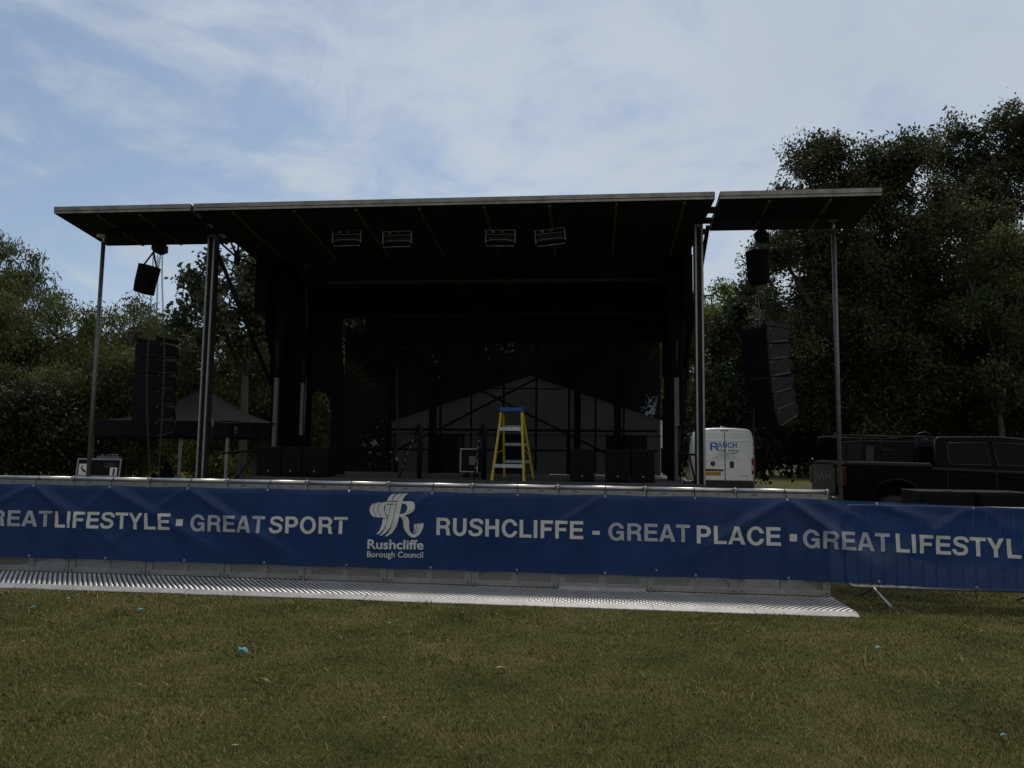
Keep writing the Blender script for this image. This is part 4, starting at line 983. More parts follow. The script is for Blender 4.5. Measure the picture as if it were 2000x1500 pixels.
word('GREAT', -54, 101, 995, 1026, 998, 1029, M_pale_pvc)
word('LIFESTYLE', 107, 332, 998, 1030, 1003, 1035, M_white_pvc)
word('GREAT', 371, 517, 1005, 1037, 1008, 1041, M_pale_pvc)
word('SPORT', 525, 678, 1008, 1041, 1010, 1043, M_white_pvc)
word('RUSHCLIFFE', 852, 1139, 1011, 1045, 1018, 1053, M_white_pvc)
word('GREAT', 1188, 1348, 1021, 1055, 1025, 1059, M_pale_pvc)
word('PLACE', 1361, 1525, 1026, 1061, 1030, 1066, M_white_pvc)
word('GREAT', 1568, 1739, 1034, 1069, 1042, 1078, M_pale_pvc)
word('LIFESTYLE', 1750, 2030, 1042, 1078, 1055, 1093, M_white_pvc)
def quad_px(name, pts, m):
    bm = NB(); bm.faces.new([bm.verts.new(Vector((bp_(x, y).x, 0, bp_(x, y).z))) for x, y in pts]); return on_banner(name, bm, m)
quad_px('square_mark', [(345, 1027), (357.5, 1027), (357.5, 1014), (345, 1014)], M_white_pvc)
quad_px('square_mark', [(1542, 1057), (1556, 1057.5), (1556, 1043), (1542, 1042.5)], M_white_pvc)
quad_px('dash_mark', [(1157, 1044), (1171.5, 1044.5), (1171.5, 1037), (1157, 1036.5)], M_white_pvc)
word('Rushcliffe', 718, 827, 1053, 1072, 1055, 1073.5, M_white_pvc, .02)
word('Borough Council', 717, 826, 1076.5, 1088, 1078, 1089.5, M_white_pvc, .012)
EMB = [
 [(470,372),(420,390),(385,430),(368,490),(380,545),(410,590),(440,615),(488,618),(455,575),(432,520),(426,460),(440,405)],
 [(565,362),(520,362),(480,380),(450,410),(436,460),(440,520),(464,575),(502,622),(575,625),(545,585),(515,530),(508,460),(525,400)],
 [(640,355),(590,362),(550,385),(524,430),(518,490),(532,545),(562,597),(592,630),(684,632),(645,575),(622,520),(615,470),(625,420),(655,393),(680,388),(835,388),(845,352)],
 [(665,342),(690,290),(730,240),(780,217),(828,213),(790,245),(765,285),(752,340)],
 [(762,335),(780,290),(815,245),(870,215),(940,208),(900,245),(868,290),(845,335)],
 [(1040,208),(960,215),(910,245),(875,290),(852,345),(838,392),(805,540),(778,680),(742,800),(692,890),(630,950),(680,945),(760,890),(830,790),(870,680),(885,600),(890,565),(905,480),(928,382),(935,343),(950,295),(985,245)],
 [(650,405),(730,402),(700,560),(688,606),(650,560),(632,510),(636,450)],
 [(600,645),(675,640),(655,740),(610,830),(545,900),(487,915),(545,850),(580,760)],
 [(742,402),(825,398),(800,520),(770,660),(730,790),(660,880),(590,930),(540,935),(600,880),(650,790),(680,670),(700,590)],
 [(937,344),(1080,342),(1130,360),(1158,410),(1155,470),(1125,520),(1060,560),(985,585),(1030,620),(1050,680),(1052,800),(1062,860),(1090,895),(1120,910),(1165,905),(1200,870),(1225,800),(1230,725),(1303,722),(1290,800),(1260,870),(1210,935),(1150,968),(1100,968),(1040,930),(980,850),(955,780),(950,690),(935,630),(888,600),(893,566),(940,560),(990,540),(1020,490),(1025,440),(1000,395),(931,382)],
 [(1135,742),(1165,738),(1172,800),(1150,850),(1112,895),(1140,830)],
 [(1175,735),(1220,730),(1222,790),(1200,850),(1165,890),(1130,905),(1175,840),(1183,790)]]
bm = NB()
for poly in EMB:
    pts = [bp_(680 + x / 8.825, 940 + y / 8.825) for x, y in poly]
    b2 = fill_loops([[(p.x, p.z) for p in pts]]); me = bpy.data.meshes.new('emblem_part'); b2.to_mesh(me); b2.free(); bm.from_mesh(me); bpy.data.meshes.remove(me)
for v in bm.verts: v.co = Vector((v.co.x, 0, v.co.y))
on_banner('emblem', bm, M_white_pvc)
# eyelets and cable ties
def ring(bm, c, r, rr): tube(bm, [Vector(c) + Vector((r * math.cos(t), 0, r * math.sin(t))) for t in [2 * math.pi * k / 10 for k in range(11)]], rr, 6, caps=False)
for a in TIES + RT:
    for top in (True, False):
        z = (btop(a) - .022) if top else ZB + zdrop(a) + .022
        p = bpos(a, z, .004); bm = NB(); ring(bm, p, .010, .004); obj('eyelet', bm, M_chrome, cl_)
for i, a in enumerate(TIES):
    z = btop(a) - .022; p = bpos(a, z, .008); bm = NB(); dx = rnd.uniform(-.012, .012)
    tube(bm, [p, Vector((a + dx * .5, -.035, 1.15)), Vector((a + dx, -.022, 1.185)), Vector((a + dx, .012, 1.210)), Vector((a + dx, .05, 1.18)), Vector((a + dx, .045, 1.10)), Vector((a, -.03, z))], .0055, 6); obj('cable_tie', bm, M_tie, ban)
for a in (TIES[3], TIES[5]):
    p = bpos(a, ZB + .022, .008); bm = NB(); tube(bm, [p, p + Vector((.005, -.006, -.03)), p + Vector((.02, -.008, -.055))], .005, 6); obj('cable_tie', bm, M_tie, ban)
for a in RT[:2]:
    p = bpos(a, ZB + zdrop(a) + .022, .008); bm = NB(); tube(bm, [p, p + Vector((.002, .03, -.05)), p + Vector((.006, .03, -.13))], .005, 6); obj('cable_tie', bm, M_tie, ban)
bm = NB(); q = bp_(1282, 1113); box(bm, bpos(q.x, q.z, .006), (.016, .004, .022)); obj('tag', bm, mat('yellow_tag', (.5, .35, .02), .6), ban)

# steel pedestrian barriers that carry the right end of the banner
M_tubes = mat('zinc_tube', (0.34, 0.34, 0.34), 0.42, metal=0.75, var=0.25, vscale=12)
def steel_barrier(label, a, b, turn, ln=2.3):
    t = thing('pedestrian_barrier', label, 'barrier', bw(a, b), -PHI + turn, 'steel pedestrian barriers')
    z0, z1, r = .165, 1.035, .10
    loop = []
    for (cx_, cz_, s) in ((r, z0 + r, 180), (ln - r, z0 + r, 270), (ln - r, z1 - r, 0), (r, z1 - r, 90)):
        for k in range(6): th = R(s + 18 * k); loop.append((cx_ + r * math.cos(th), 0, cz_ + r * math.sin(th)))
    loop.append(loop[0])
    bm = NB(); tube(bm, loop, .019, 10, caps=False); obj('frame', bm, M_tubes, t)
    bm = NB(); n = int(ln / .135)
    for k in range(1, n): x = ln * k / n; tube(bm, [(x, 0, z0 + .018), (x, 0, z1 - .018)], .0075, 6)
    obj('bars', bm, M_tubes, t)
    for x in (.32, ln - .32):
        bm = NB(); tube(bm, [(x - .03, 0, z0 + .0), (x - .02, -.04, z0 - .03), (x + .02, -.34, .02)], .017, 8); tube(bm, [(x - .03, 0, z0), (x - .035, .04, z0 - .03), (x - .04, .34, .02)], .017, 8)
        box(bm, (x + .02, -.345, .012), (.04, .05, .02)); obj('foot', bm, M_tubes, t)
    return t
steel_barrier('steel pedestrian barrier behind the blue banner beyond the right end of the aluminium row', on(1648, 1060, -.03, BO).x, -.045, 0.0)

# ------------------------------------------------------------------ gazebo
M_gz = mat('black_canopy', (0.0125, 0.0115, 0.0150), 0.85, var=0.15, vscale=2, spec=0.03)
M_gzv = mat('black_valance', (0.010, 0.0095, 0.012), 0.8, var=0.2, vscale=3, spec=0.15)
def gazebo():
    al = R(9.5); D = 14.2; Nn = W(457, 880, D); Nn.z = 0
    ul = Vector((-math.cos(al), math.sin(al), 0)); ur = Vector((math.sin(al), math.cos(al), 0)); cen = Nn + ul * 1.62 + ur * 1.5
    t = thing('gazebo', 'black pop up gazebo with pointed roof left of the stage', 'gazebo', (cen.x, cen.y, 0), math.atan2(-ul.y, -ul.x))
    E, Pk = 2.10, 2.92; bm = NB(); n = 14
    for f in range(4):
        Mr = RZ(f * math.pi / 2)
        grid = []
        for i in range(n + 1):
            s_ = i / n; row = []
            for j in range(n + 1):
                u = (j / n * 2 - 1); hw = 1.5 * (1 - s_)
                sag = .10 * math.sin(math.pi * s_) * (1 - u * u)
                zz_ = E + (Pk - E) * (s_ ** 2.0) - sag * .35
                row.append(bm.verts.new(Mr @ Vector((u * hw, -1.5 * (1 - s_) - 0.0 + .03 * (1 - u * u) * math.sin(math.pi * s_), zz_))))
            grid.append(row)
        for i in range(n):
            for j in range(n):
                fc = bm.faces.new((grid[i][j], grid[i][j + 1], grid[i + 1][j + 1], grid[i + 1][j])); fc.smooth = True
    bmesh.ops.remove_doubles(bm, verts=bm.verts[:], dist=.004)
    can = obj('canopy', bm, M_gz, t)
    bm = NB()
    for f in range(4):
        Mr = RZ(f * math.pi / 2); prev = None
        for j in range(41):
            u = j / 40 * 2 - 1; w_ = .014 * math.sin(u * 9 + f) + .01 * math.sin(u * 21)
            a = bm.verts.new(Mr @ Vector((u * 1.5, -1.503, E + .004))); b = bm.verts.new(Mr @ Vector((u * 1.5, -1.503 - w_ * .5, E - .15))); c = bm.verts.new(Mr @ Vector((u * 1.5, -1.503 - w_, E - .31 - .012 * math.cos(u * 7 + f))))
            if prev:
                for p_, q_ in ((0, 1), (1, 2)): 
                    fc = bm.faces.new((prev[p_], (a, b, c)[p_], (a, b, c)[q_], prev[q_])); fc.smooth = True
            prev = (a, b, c)
    obj('valance', bm, M_gzv, can)
    bm = NB()
    for f in range(4):
        Mr = RZ(f * math.pi / 2); tube(bm, [Mr @ Vector((1.5 * (1 - s_), -1.5 * (1 - s_), E + (Pk - E) * s_ ** 2.0 + .004)) for s_ in [k / 12 for k in range(13)]], .007, 6)
    obj('hip_seam', bm, M_gzv, can)
    for f in range(4):
        Mr = RZ(f * math.pi / 2); p = Mr @ Vector((1.45, -1.45, 0)); bm = NB(); box2(bm, (p.x - .028, p.y - .028, 0.01), (p.x + .028, p.y + .028, 2.02), bev=.005); box2(bm, (p.x - .06, p.y - .06, 0), (p.x + .06, p.y + .06, .009)); obj('leg', bm, M_alu_d, t)
    bm = NB()
    for f in range(4):
        Mr = RZ(f * math.pi / 2)
        for s in (-1, 1): bar(bm, Mr @ Vector((s * 1.42, -1.45, 1.98)), Mr @ Vector((0, -1.45, 1.84)), .02, .03); bar(bm, Mr @ Vector((s * 1.42, -1.45, 1.84)), Mr @ Vector((0, -1.45, 1.98)), .02, .03)
    obj('scissor_frame', bm, M_black, t)
    # small printed emblem on the right-hand valance
    bm = NB(); Mr = RZ(math.pi / 2)
    box2(bm, (1.524, -1.36, E - .23), (1.528, -1.26, E - .10)); lo = obj('printed_emblem', bm, M_alu_d, can)
    bm = NB(); prism(bm, [(-1.345, E - .20), (-1.275, E - .20), (-1.29, E - .165), (-1.31, E - .15), (-1.32, E - .125), (-1.335, E - .17)], 'x', 1.5285, 1.530); obj('mark', bm, M_tie, lo)
    return t
gazebo()
# ------------------------------------------------------------------ flight case and mound at the left
def left_case():
    b = .4; p0, p1 = sl(139, 929, b), sl(226, 932, b); wd = p1.x - p0.x; zt = (sl(139, 896, b).z + sl(222, 897, b).z) / 2
    t = thing('flight_case', 'open dark flight case with metal edges and white papers behind the barrier at left', 'flight case', sw((p0.x + p1.x) / 2, b, 0), -PHI)
    bm = NB(); box2(bm, (-wd / 2, .05, .14), (wd / 2, .6, 1.02), bev=.006); obj('case_body', bm, M_speaker, t)
    tl = -R(6); Mt = RX(tl)
    def lid(bm): 
        for v in bm.verts: v.co = Mt @ v.co + Vector((0, .12, 1.03))
    h = zt - 1.03 + .01
    bm = NB(); box2(bm, (-wd / 2, 0, 0), (wd / 2, .12, h)); lid(bm); ld = obj('lid', bm, M_speaker, t)
    bm = NB(); e = .026
    for (x0, z0, x1, z1) in ((-wd / 2, 0, -wd / 2 + e, h), (wd / 2 - e, 0, wd / 2, h), (-wd / 2 + e, h - e, wd / 2 - e, h), (-wd / 2 + e, 0, wd / 2 - e, e)): box2(bm, (x0, -.012, z0), (x1, -.002, z1))
    lid(bm); obj('metal_edge', bm, M_alu_d, ld)
    bm = NB(); box2(bm, (-wd * .45, -.006, .03), (-wd * .24, -.003, h - .10)); box2(bm, (wd * .26, -.006, .02), (wd * .42, -.003, h * .52)); lid(bm); obj('paper', bm, M_white, ld)
    bm = NB(); tube(bm, [(-wd * .36, -.009, h * .62), (-wd * .39, -.009, h * .52), (-wd * .37, -.009, h * .42), (-wd * .32, -.009, h * .32), (-wd * .28, -.009, h * .25)], [.006, .012, .014, .022, .006], 6); box2(bm, (wd * .33, -.009, .03), (wd * .37, -.007, h * .45)); lid(bm); obj('mark', bm, M_tie, ld)
    bm = NB()
    for k in range(3): box2(bm, (wd * .12, -.0075, h - .1 - .03 * k), (wd * .4 - .03 * k, -.006, h - .092 - .03 * k))
    lid(bm); obj('lettering', bm, M_grey, ld)
    bm = NB(); box2(bm, (-wd * .1, .02, h + .002), (wd * .42, .10, h + .05)); box2(bm, (-wd * .02, .04, h + .052), (wd * .02, .08, h + .08)); tube(bm, [(wd * .1, .05, h + .052), (wd * .1, .05, h + .075), (wd * .35, .05, h + .075), (wd * .35, .05, h + .052)], .008, 6); lid(bm); obj('catch_bar', bm, M_steel, ld)
    for x in (-wd * .4, wd * .4):
        for y in (.12, .5):
            bm = NB(); lathe(bm, [(.02, -.02), (.06, -.022), (.066, 0), (.06, .022), (.02, .02)], (x, y, .066), 14, RY(R(90))); box2(bm, (x - .03, y - .03, .127), (x + .03, y + .03, .139)); obj('castor', bm, M_tie, t)
left_case()
def mound():
    c = W(315, 935, 15.3); t = thing('covered_equipment', 'low black mound of covered equipment on the grass under the gazebo', 'covered equipment', (c.x, c.y, 0))
    bm = NB(); bmesh.ops.create_icosphere(bm, subdivisions=4, radius=1)
    for v in bm.verts:
        x, y, z = v.co; h = 1.22 if x > .2 else 1.22 * (.72 + .28 * (x + 1) / 1.2)
        k = 1 + .08 * math.sin(x * 7 + y * 5) + .05 * math.sin(z * 11 + x * 9)
        v.co = Vector((x * .42 * k, y * .35 * k, max(0, (z + .25) / 1.25) * h * (1 - .25 * abs(x) ** 3) * k))
    obj('cover', bm, M_drape, t, True)
mound()
# ------------------------------------------------------------------ marquee behind the mesh
M_tent = mat('white_tent_pvc', (0.62, 0.62, 0.60), 0.5, var=0.15, vscale=1.0, bump=0.15, bscale=3)
def marquee():
    L0, R0, ap = W(765, 823, 22.6), W(1312, 838, 21.65), W(1036, 737, 22.1)
    c = (L0 + R0) / 2; d = (R0 - L0); hw = d.xy.length / 2; rz = math.atan2(d.y, d.x)
    t = thing('marquee', 'white gabled marquee seen through the dark mesh at the back of the stage', 'tent', (c.x, c.y, 0), rz)
    apx = (ap - c).dot(Vector((math.cos(rz), math.sin(rz), 0))); E = 2.42; Zp = ap.z; dp = 9.0
    bm = NB(); th = .04
    for s, x in ((-1, -hw), (1, hw)):
        lo = [bm.verts.new((x, y, E)) for y in (0, dp)]; hi = [bm.verts.new((apx, y, Zp)) for y in (0, dp)]
        lo2 = [bm.verts.new((x, y, E + th)) for y in (0, dp)]; hi2 = [bm.verts.new((apx, y, Zp + th)) for y in (0, dp)]
        bm.faces.new((lo2[0], lo2[1], hi2[1], hi2[0])); bm.faces.new((lo[0], hi[0], hi[1], lo[1])); bm.faces.new((lo[0], lo2[0], hi2[0], hi[0])); bm.faces.new((lo[0], lo[1], lo2[1], lo2[0])); bm.faces.new((lo[1], hi[1], hi2[1], lo2[1]))
    obj('roof', bm, M_tent, t)
    bm = NB(); prism(bm, [(-hw, E - .30), (hw, E - .30), (hw, E - .005), (apx, Zp - .005), (-hw, E - .005)], 'y', .02, .05); prism(bm, [(-hw, E - .3), (hw, E - .3), (hw, E - .01), (apx, Zp - .01), (-hw, E - .01)], 'y', dp - .05, dp - .02); obj('gable', bm, M_tent, t)
    bm = NB()
    for (p0, p1) in ((775, 850), (912, 972), (1030, 1112), (1120, 1188), (1266, 1300)):
        x0 = -hw + (p0 - 765) / (1312 - 765) * 2 * hw; x1 = -hw + (p1 - 765) / (1312 - 765) * 2 * hw; box2(bm, (x0, .055, .02), (x1, .075, E - .302))
    box2(bm, (-hw, .1, .02), (-hw + .02, dp - .1, E - .02)); box2(bm, (hw - .02, .1, .02), (hw, dp - .1, E - .02)); box2(bm, (-hw + .05, dp - .09, .02), (hw - .05, dp - .07, E - .31))
    obj('wall_panel', bm, M_tent, t)
    bm = NB()
    for k in range(5): x = -hw + .04 + (2 * hw - .08) * k / 4; box2(bm, (x - .04, .08, 0), (x + .04, .16, E - .31))
    obj('frame_leg', bm, M_alu_d, t)
    bm = NB(); q = -hw + (1000 - 765) / (1312 - 765) * 2 * hw; box2(bm, (q - .35, 1.2, .0), (q + .35, 1.7, 1.15), bev=.03); box2(bm, (q - .2, 1.3, 1.155), (q + .25, 1.6, 1.45), bev=.03)
    o = thing('red_box', 'dark red boxes standing inside the marquee doorway', 'boxes', t.matrix_world @ Vector((0, 0, 0)), 0); o.location = (c.x, c.y, 0); o.rotation_euler = (0, 0, rz); obj('carton', bm, mat('dark_red_card', (.2, .02, .02), .7), o)
marquee()

# ------------------------------------------------------------------ white van
M_vpaint = mat('white_van_paint', (0.86, 0.87, 0.86), 0.35, var=0.04, vscale=2, coat=0.3)
M_vplastic = mat('black_bumper', (0.018, 0.018, 0.019), 0.6, var=0.2)
M_red = mat('red_lens', (0.30, 0.010, 0.015), 0.2, coat=0.6)
M_redd = mat('dark_red_lens', (0.06, 0.006, 0.008), 0.25, spec=0.3)
M_dchrome = mat('dull_chrome', (0.10, 0.10, 0.10), 0.3, metal=0.9)
M_glass = mat('dark_glass', (0.003, 0.004, 0.004), 0.08, spec=0.07)
M_txtblue = mat('blue_print', (0.012, 0.11, 0.52), 0.4)
M_txtnavy = mat('navy_print', (0.012, 0.025, 0.11), 0.4)
M_plate = mat('yellow_plate', (0.62, 0.36, 0.02), 0.45)
M_tyre = mat('tyre_rubber', (0.015, 0.015, 0.015), 0.85)
def wheel(parent, x, y, r, wd, name='wheel', rimr=.62):
    bm = NB(); lathe(bm, [(r * rimr, -wd / 2), (r * .93, -wd / 2), (r, -wd * .3), (r, wd * .3), (r * .93, wd / 2), (r * rimr, wd / 2)], (x, y, r), 28, RY(R(90))); wo = obj(name, bm, M_tyre, parent)
    bm = NB(); lathe(bm, [(.03, wd * .42), (r * .5, wd * .40), (r * (rimr - .01), wd * .46), (r * (rimr - .01), -wd * .46), (r * .5, -wd * .40), (.03, -wd * .42)], (x, y, r), 28, RY(R(90))); obj('rim', bm, M_steel, wo)
    return wo
def van():
    p = W(1358, 890, 26.5); hd = R(9)
    ctr = Vector((p.x, p.y, 0)) + Vector((math.cos(hd), -math.sin(hd), 0)) * 1.02
    t = thing('van', 'white panel van with blue hire lettering on its rear doors beside the stage', 'van', (ctr.x, ctr.y, 0), -hd)
    half = [(.93, .46), (.99, .60), (1.02, 1.05), (1.02, 1.50), (1.0, 1.90), (.955, 2.25), (.925, 2.38), (.865, 2.47), (.75, 2.51), (.4, 2.535), (0, 2.545)]
    sec = half + [(-x, z) for x, z in half[-2::-1]]
    st = [(0.0, 2.50, .985), (.06, 2.545, 1), (.3, 2.545, 1), (3.9, 2.545, 1), (4.25, 2.42, .99), (4.75, 1.60, .97), (4.95, 1.32, .95), (5.35, 1.10, .9), (5.45, .9, .82)]
    bm = NB(); rings = [[bm.verts.new((x * k, y, .46 + (z - .46) * (top - .46) / 2.085)) for x, z in sec] for y, top, k in st]; n = len(sec)
    for a, b in zip(rings, rings[1:]):
        for k in range(n - 1):
            f = bm.faces.new((a[k], a[k + 1], b[k + 1], b[k])); f.smooth = True
        bm.faces.new((a[n - 1], a[0], b[0], b[n - 1]))
    bm.faces.new(rings[0]); bm.faces.new(rings[-1][::-1])
    body = obj('body', bm, M_vpaint, t)
    doors = []
    bm = NB(); box2(bm, (-.013, -.012, .70), (.013, -.0012, 2.39)); obj('door_seal', bm, M_vplastic, t)
    for s in (-1, 1):
        bm = NB(); pl = [(s * .014, .70), (s * .90, .70), (s * .895, 1.5), (s * .88, 1.9), (s * .845, 2.37), (s * .014, 2.39)]
        prism(bm, pl, 'y', -.022, -.002, bev=.006)
        # pressed ridges across the door
        for z0, z1, dy in ((2.05, 2.13, .012), (1.385, 1.415, .014), (1.085, 1.10, .008)):
            w_ = .84 if z0 > 1.6 else .87
            prism(bm, [(-.0225, z0), (-.0225 - dy, z0 + (z1 - z0) * .5), (-.0225, z1)], 'x', min(s * .02, s * w_), max(s * .02, s * w_))
        d = obj('rear_door', bm, M_vpaint, t); doors.append(d)
    bm = NB(); box2(bm, (.165, -.045, 1.14), (.295, -.0235, 1.36), bev=.02); obj('handle', bm, M_vplastic, doors[1])
    bm = NB(); box2(bm, (-.68, -.05, 1.02), (-.06, -.0235, 1.08), bev=.008); obj('plate_light_bar', bm, M_vplastic, doors[0])
    bm = NB(); box2(bm, (-.67, -.034, .865), (-.15, -.0235, .985)); npl = obj('number_plate', bm, M_plate, doors[0])
    bm = fit_text('DS72 NZD', -.645, -.175, .885, .965, .012)
    for v in bm.verts: v.co.y = -.0355
    obj('lettering', bm, M_tie, npl)
    bm = NB(); tube(bm, [(-.42, -.0236, 1.275), (-.42, -.034, 1.275)], .085, 24); bd = obj('badge', bm, M_vplastic, doors[0])
    bm = NB(); tube(bm, [(-.42 + .078 * math.cos(a), -.036, 1.275 + .078 * math.sin(a)) for a in [2 * math.pi * k / 20 for k in range(21)]], .006, 6, caps=False)
    prism(bm, [(-.465, 1.26), (-.44, 1.315), (-.405, 1.325), (-.415, 1.295), (-.375, 1.30), (-.40, 1.265), (-.375, 1.235), (-.415, 1.25), (-.44, 1.23)], 'y', -.040, -.0345); obj('badge_emblem', bm, M_steel, bd)
    def txt(s_, x0, x1, z0, z1, m, bold=.02, shear=0.0, par=t):
        bm = fit_text(s_, x0, x1, z0, z1, bold, shear)
        for v in bm.verts: v.co.y = -.0245
        o = obj('lettering', bm, m, par); return o
    txt('R', -.505, -.225, 1.745, 2.025, M_txtblue); txt('ANCH', -.25, .41, 1.845, 2.02, M_txtblue)
    txt('Van Hire', -.23, .46, 1.695, 1.80, M_txtnavy, .004, .35)
    txt('T: 01949 831110', -.28, .28, 1.565, 1.61, M_txtnavy, .012); txt('www.ranchvanhire.co.uk', -.35, .36, 1.50, 1.545, M_txtnavy, .004)
    bm = NB(); prism(bm, [(-.44, 1.668), (.2, 1.66), (.48, 1.672), (.38, 1.64), (.1, 1.645)], 'y', -.0245, -.0235); obj('underline', bm, M_txtnavy, t); bm = NB(); prism(bm, [(-.52, 1.448), (.53, 1.444), (.53, 1.454), (-.52, 1.458)], 'y', -.0245, -.0235); obj('underline', bm, M_txtnavy, t)
    txt('MOVANO', .50, .78, .85, .885, M_tie, .01)
    for s in (-1, 1):
        bm = NB(); prism(bm, [(s * .902, .93), (s * 1.02, .93), (s * 1.035, 1.2), (s * 1.025, 1.48), (s * .902, 1.48)], 'y', -.035, .09, bev=.012); tl = obj('tail_light', bm, M_red, t)
        bm = NB(); box2(bm, (s * .915, -.044, 1.06), (s * .985, -.036, 1.24), bev=.003); obj('reversing_lens', bm, M_white, tl)
        bm = NB(); box2(bm, (s * .955, -.03, 1.95) if s > 0 else (s * .955, -.03, 1.95), (s * .925, .02, 2.1)); obj('hinge', bm, M_vpaint, t)
        bm = NB(); box2(bm, (s * 1.03, 4.35, 1.45), (s * 1.22, 4.45, 1.85), bev=.03); obj('mirror', bm, M_vplastic, t)
        for y in (.95, 4.5): wheel(t, s * .90, y, .34, .2)
        bm = NB(); prism(bm, [(2.2, 1.45), (2.2, 2.05), (.4, 2.05), (.4, 1.45)][::-1], 'x', s * 1.012 if s > 0 else s * 1.02, s * 1.02 if s > 0 else s * 1.012); 
        for v in bm.verts: v.co.x -= s * .035 * (v.co.z - 1.45) / .6
        obj('side_panel', bm, M_vpaint, t)
    bm = NB(); box2(bm, (-.99, -.07, .42), (.99, .06, .692), bev=.02); box2(bm, (-.7, -.14, .44), (.7, -.071, .52), bev=.01); obj('bumper', bm, M_vplastic, t)
    bm = NB(); box2(bm, (-.14, -.012, 2.425), (.13, .02, 2.458), bev=.004); obj('brake_light', bm, M_red, t)
    bm = NB(); prism(bm, [(4.30, 2.36), (4.74, 1.62), (4.76, 1.63), (4.33, 2.39)], 'x', -.8, .8); obj('windscreen', bm, M_glass, t)
    bm = NB(); tube(bm, [(-.08, .5, 2.545), (-.08, .5, 2.6), (-.02, .5, 2.62)], .015, 6); tube(bm, [(.02, .5, 2.545), (.03, .5, 2.6)], .012, 6); obj('roof_bracket', bm, M_white, t)
van()

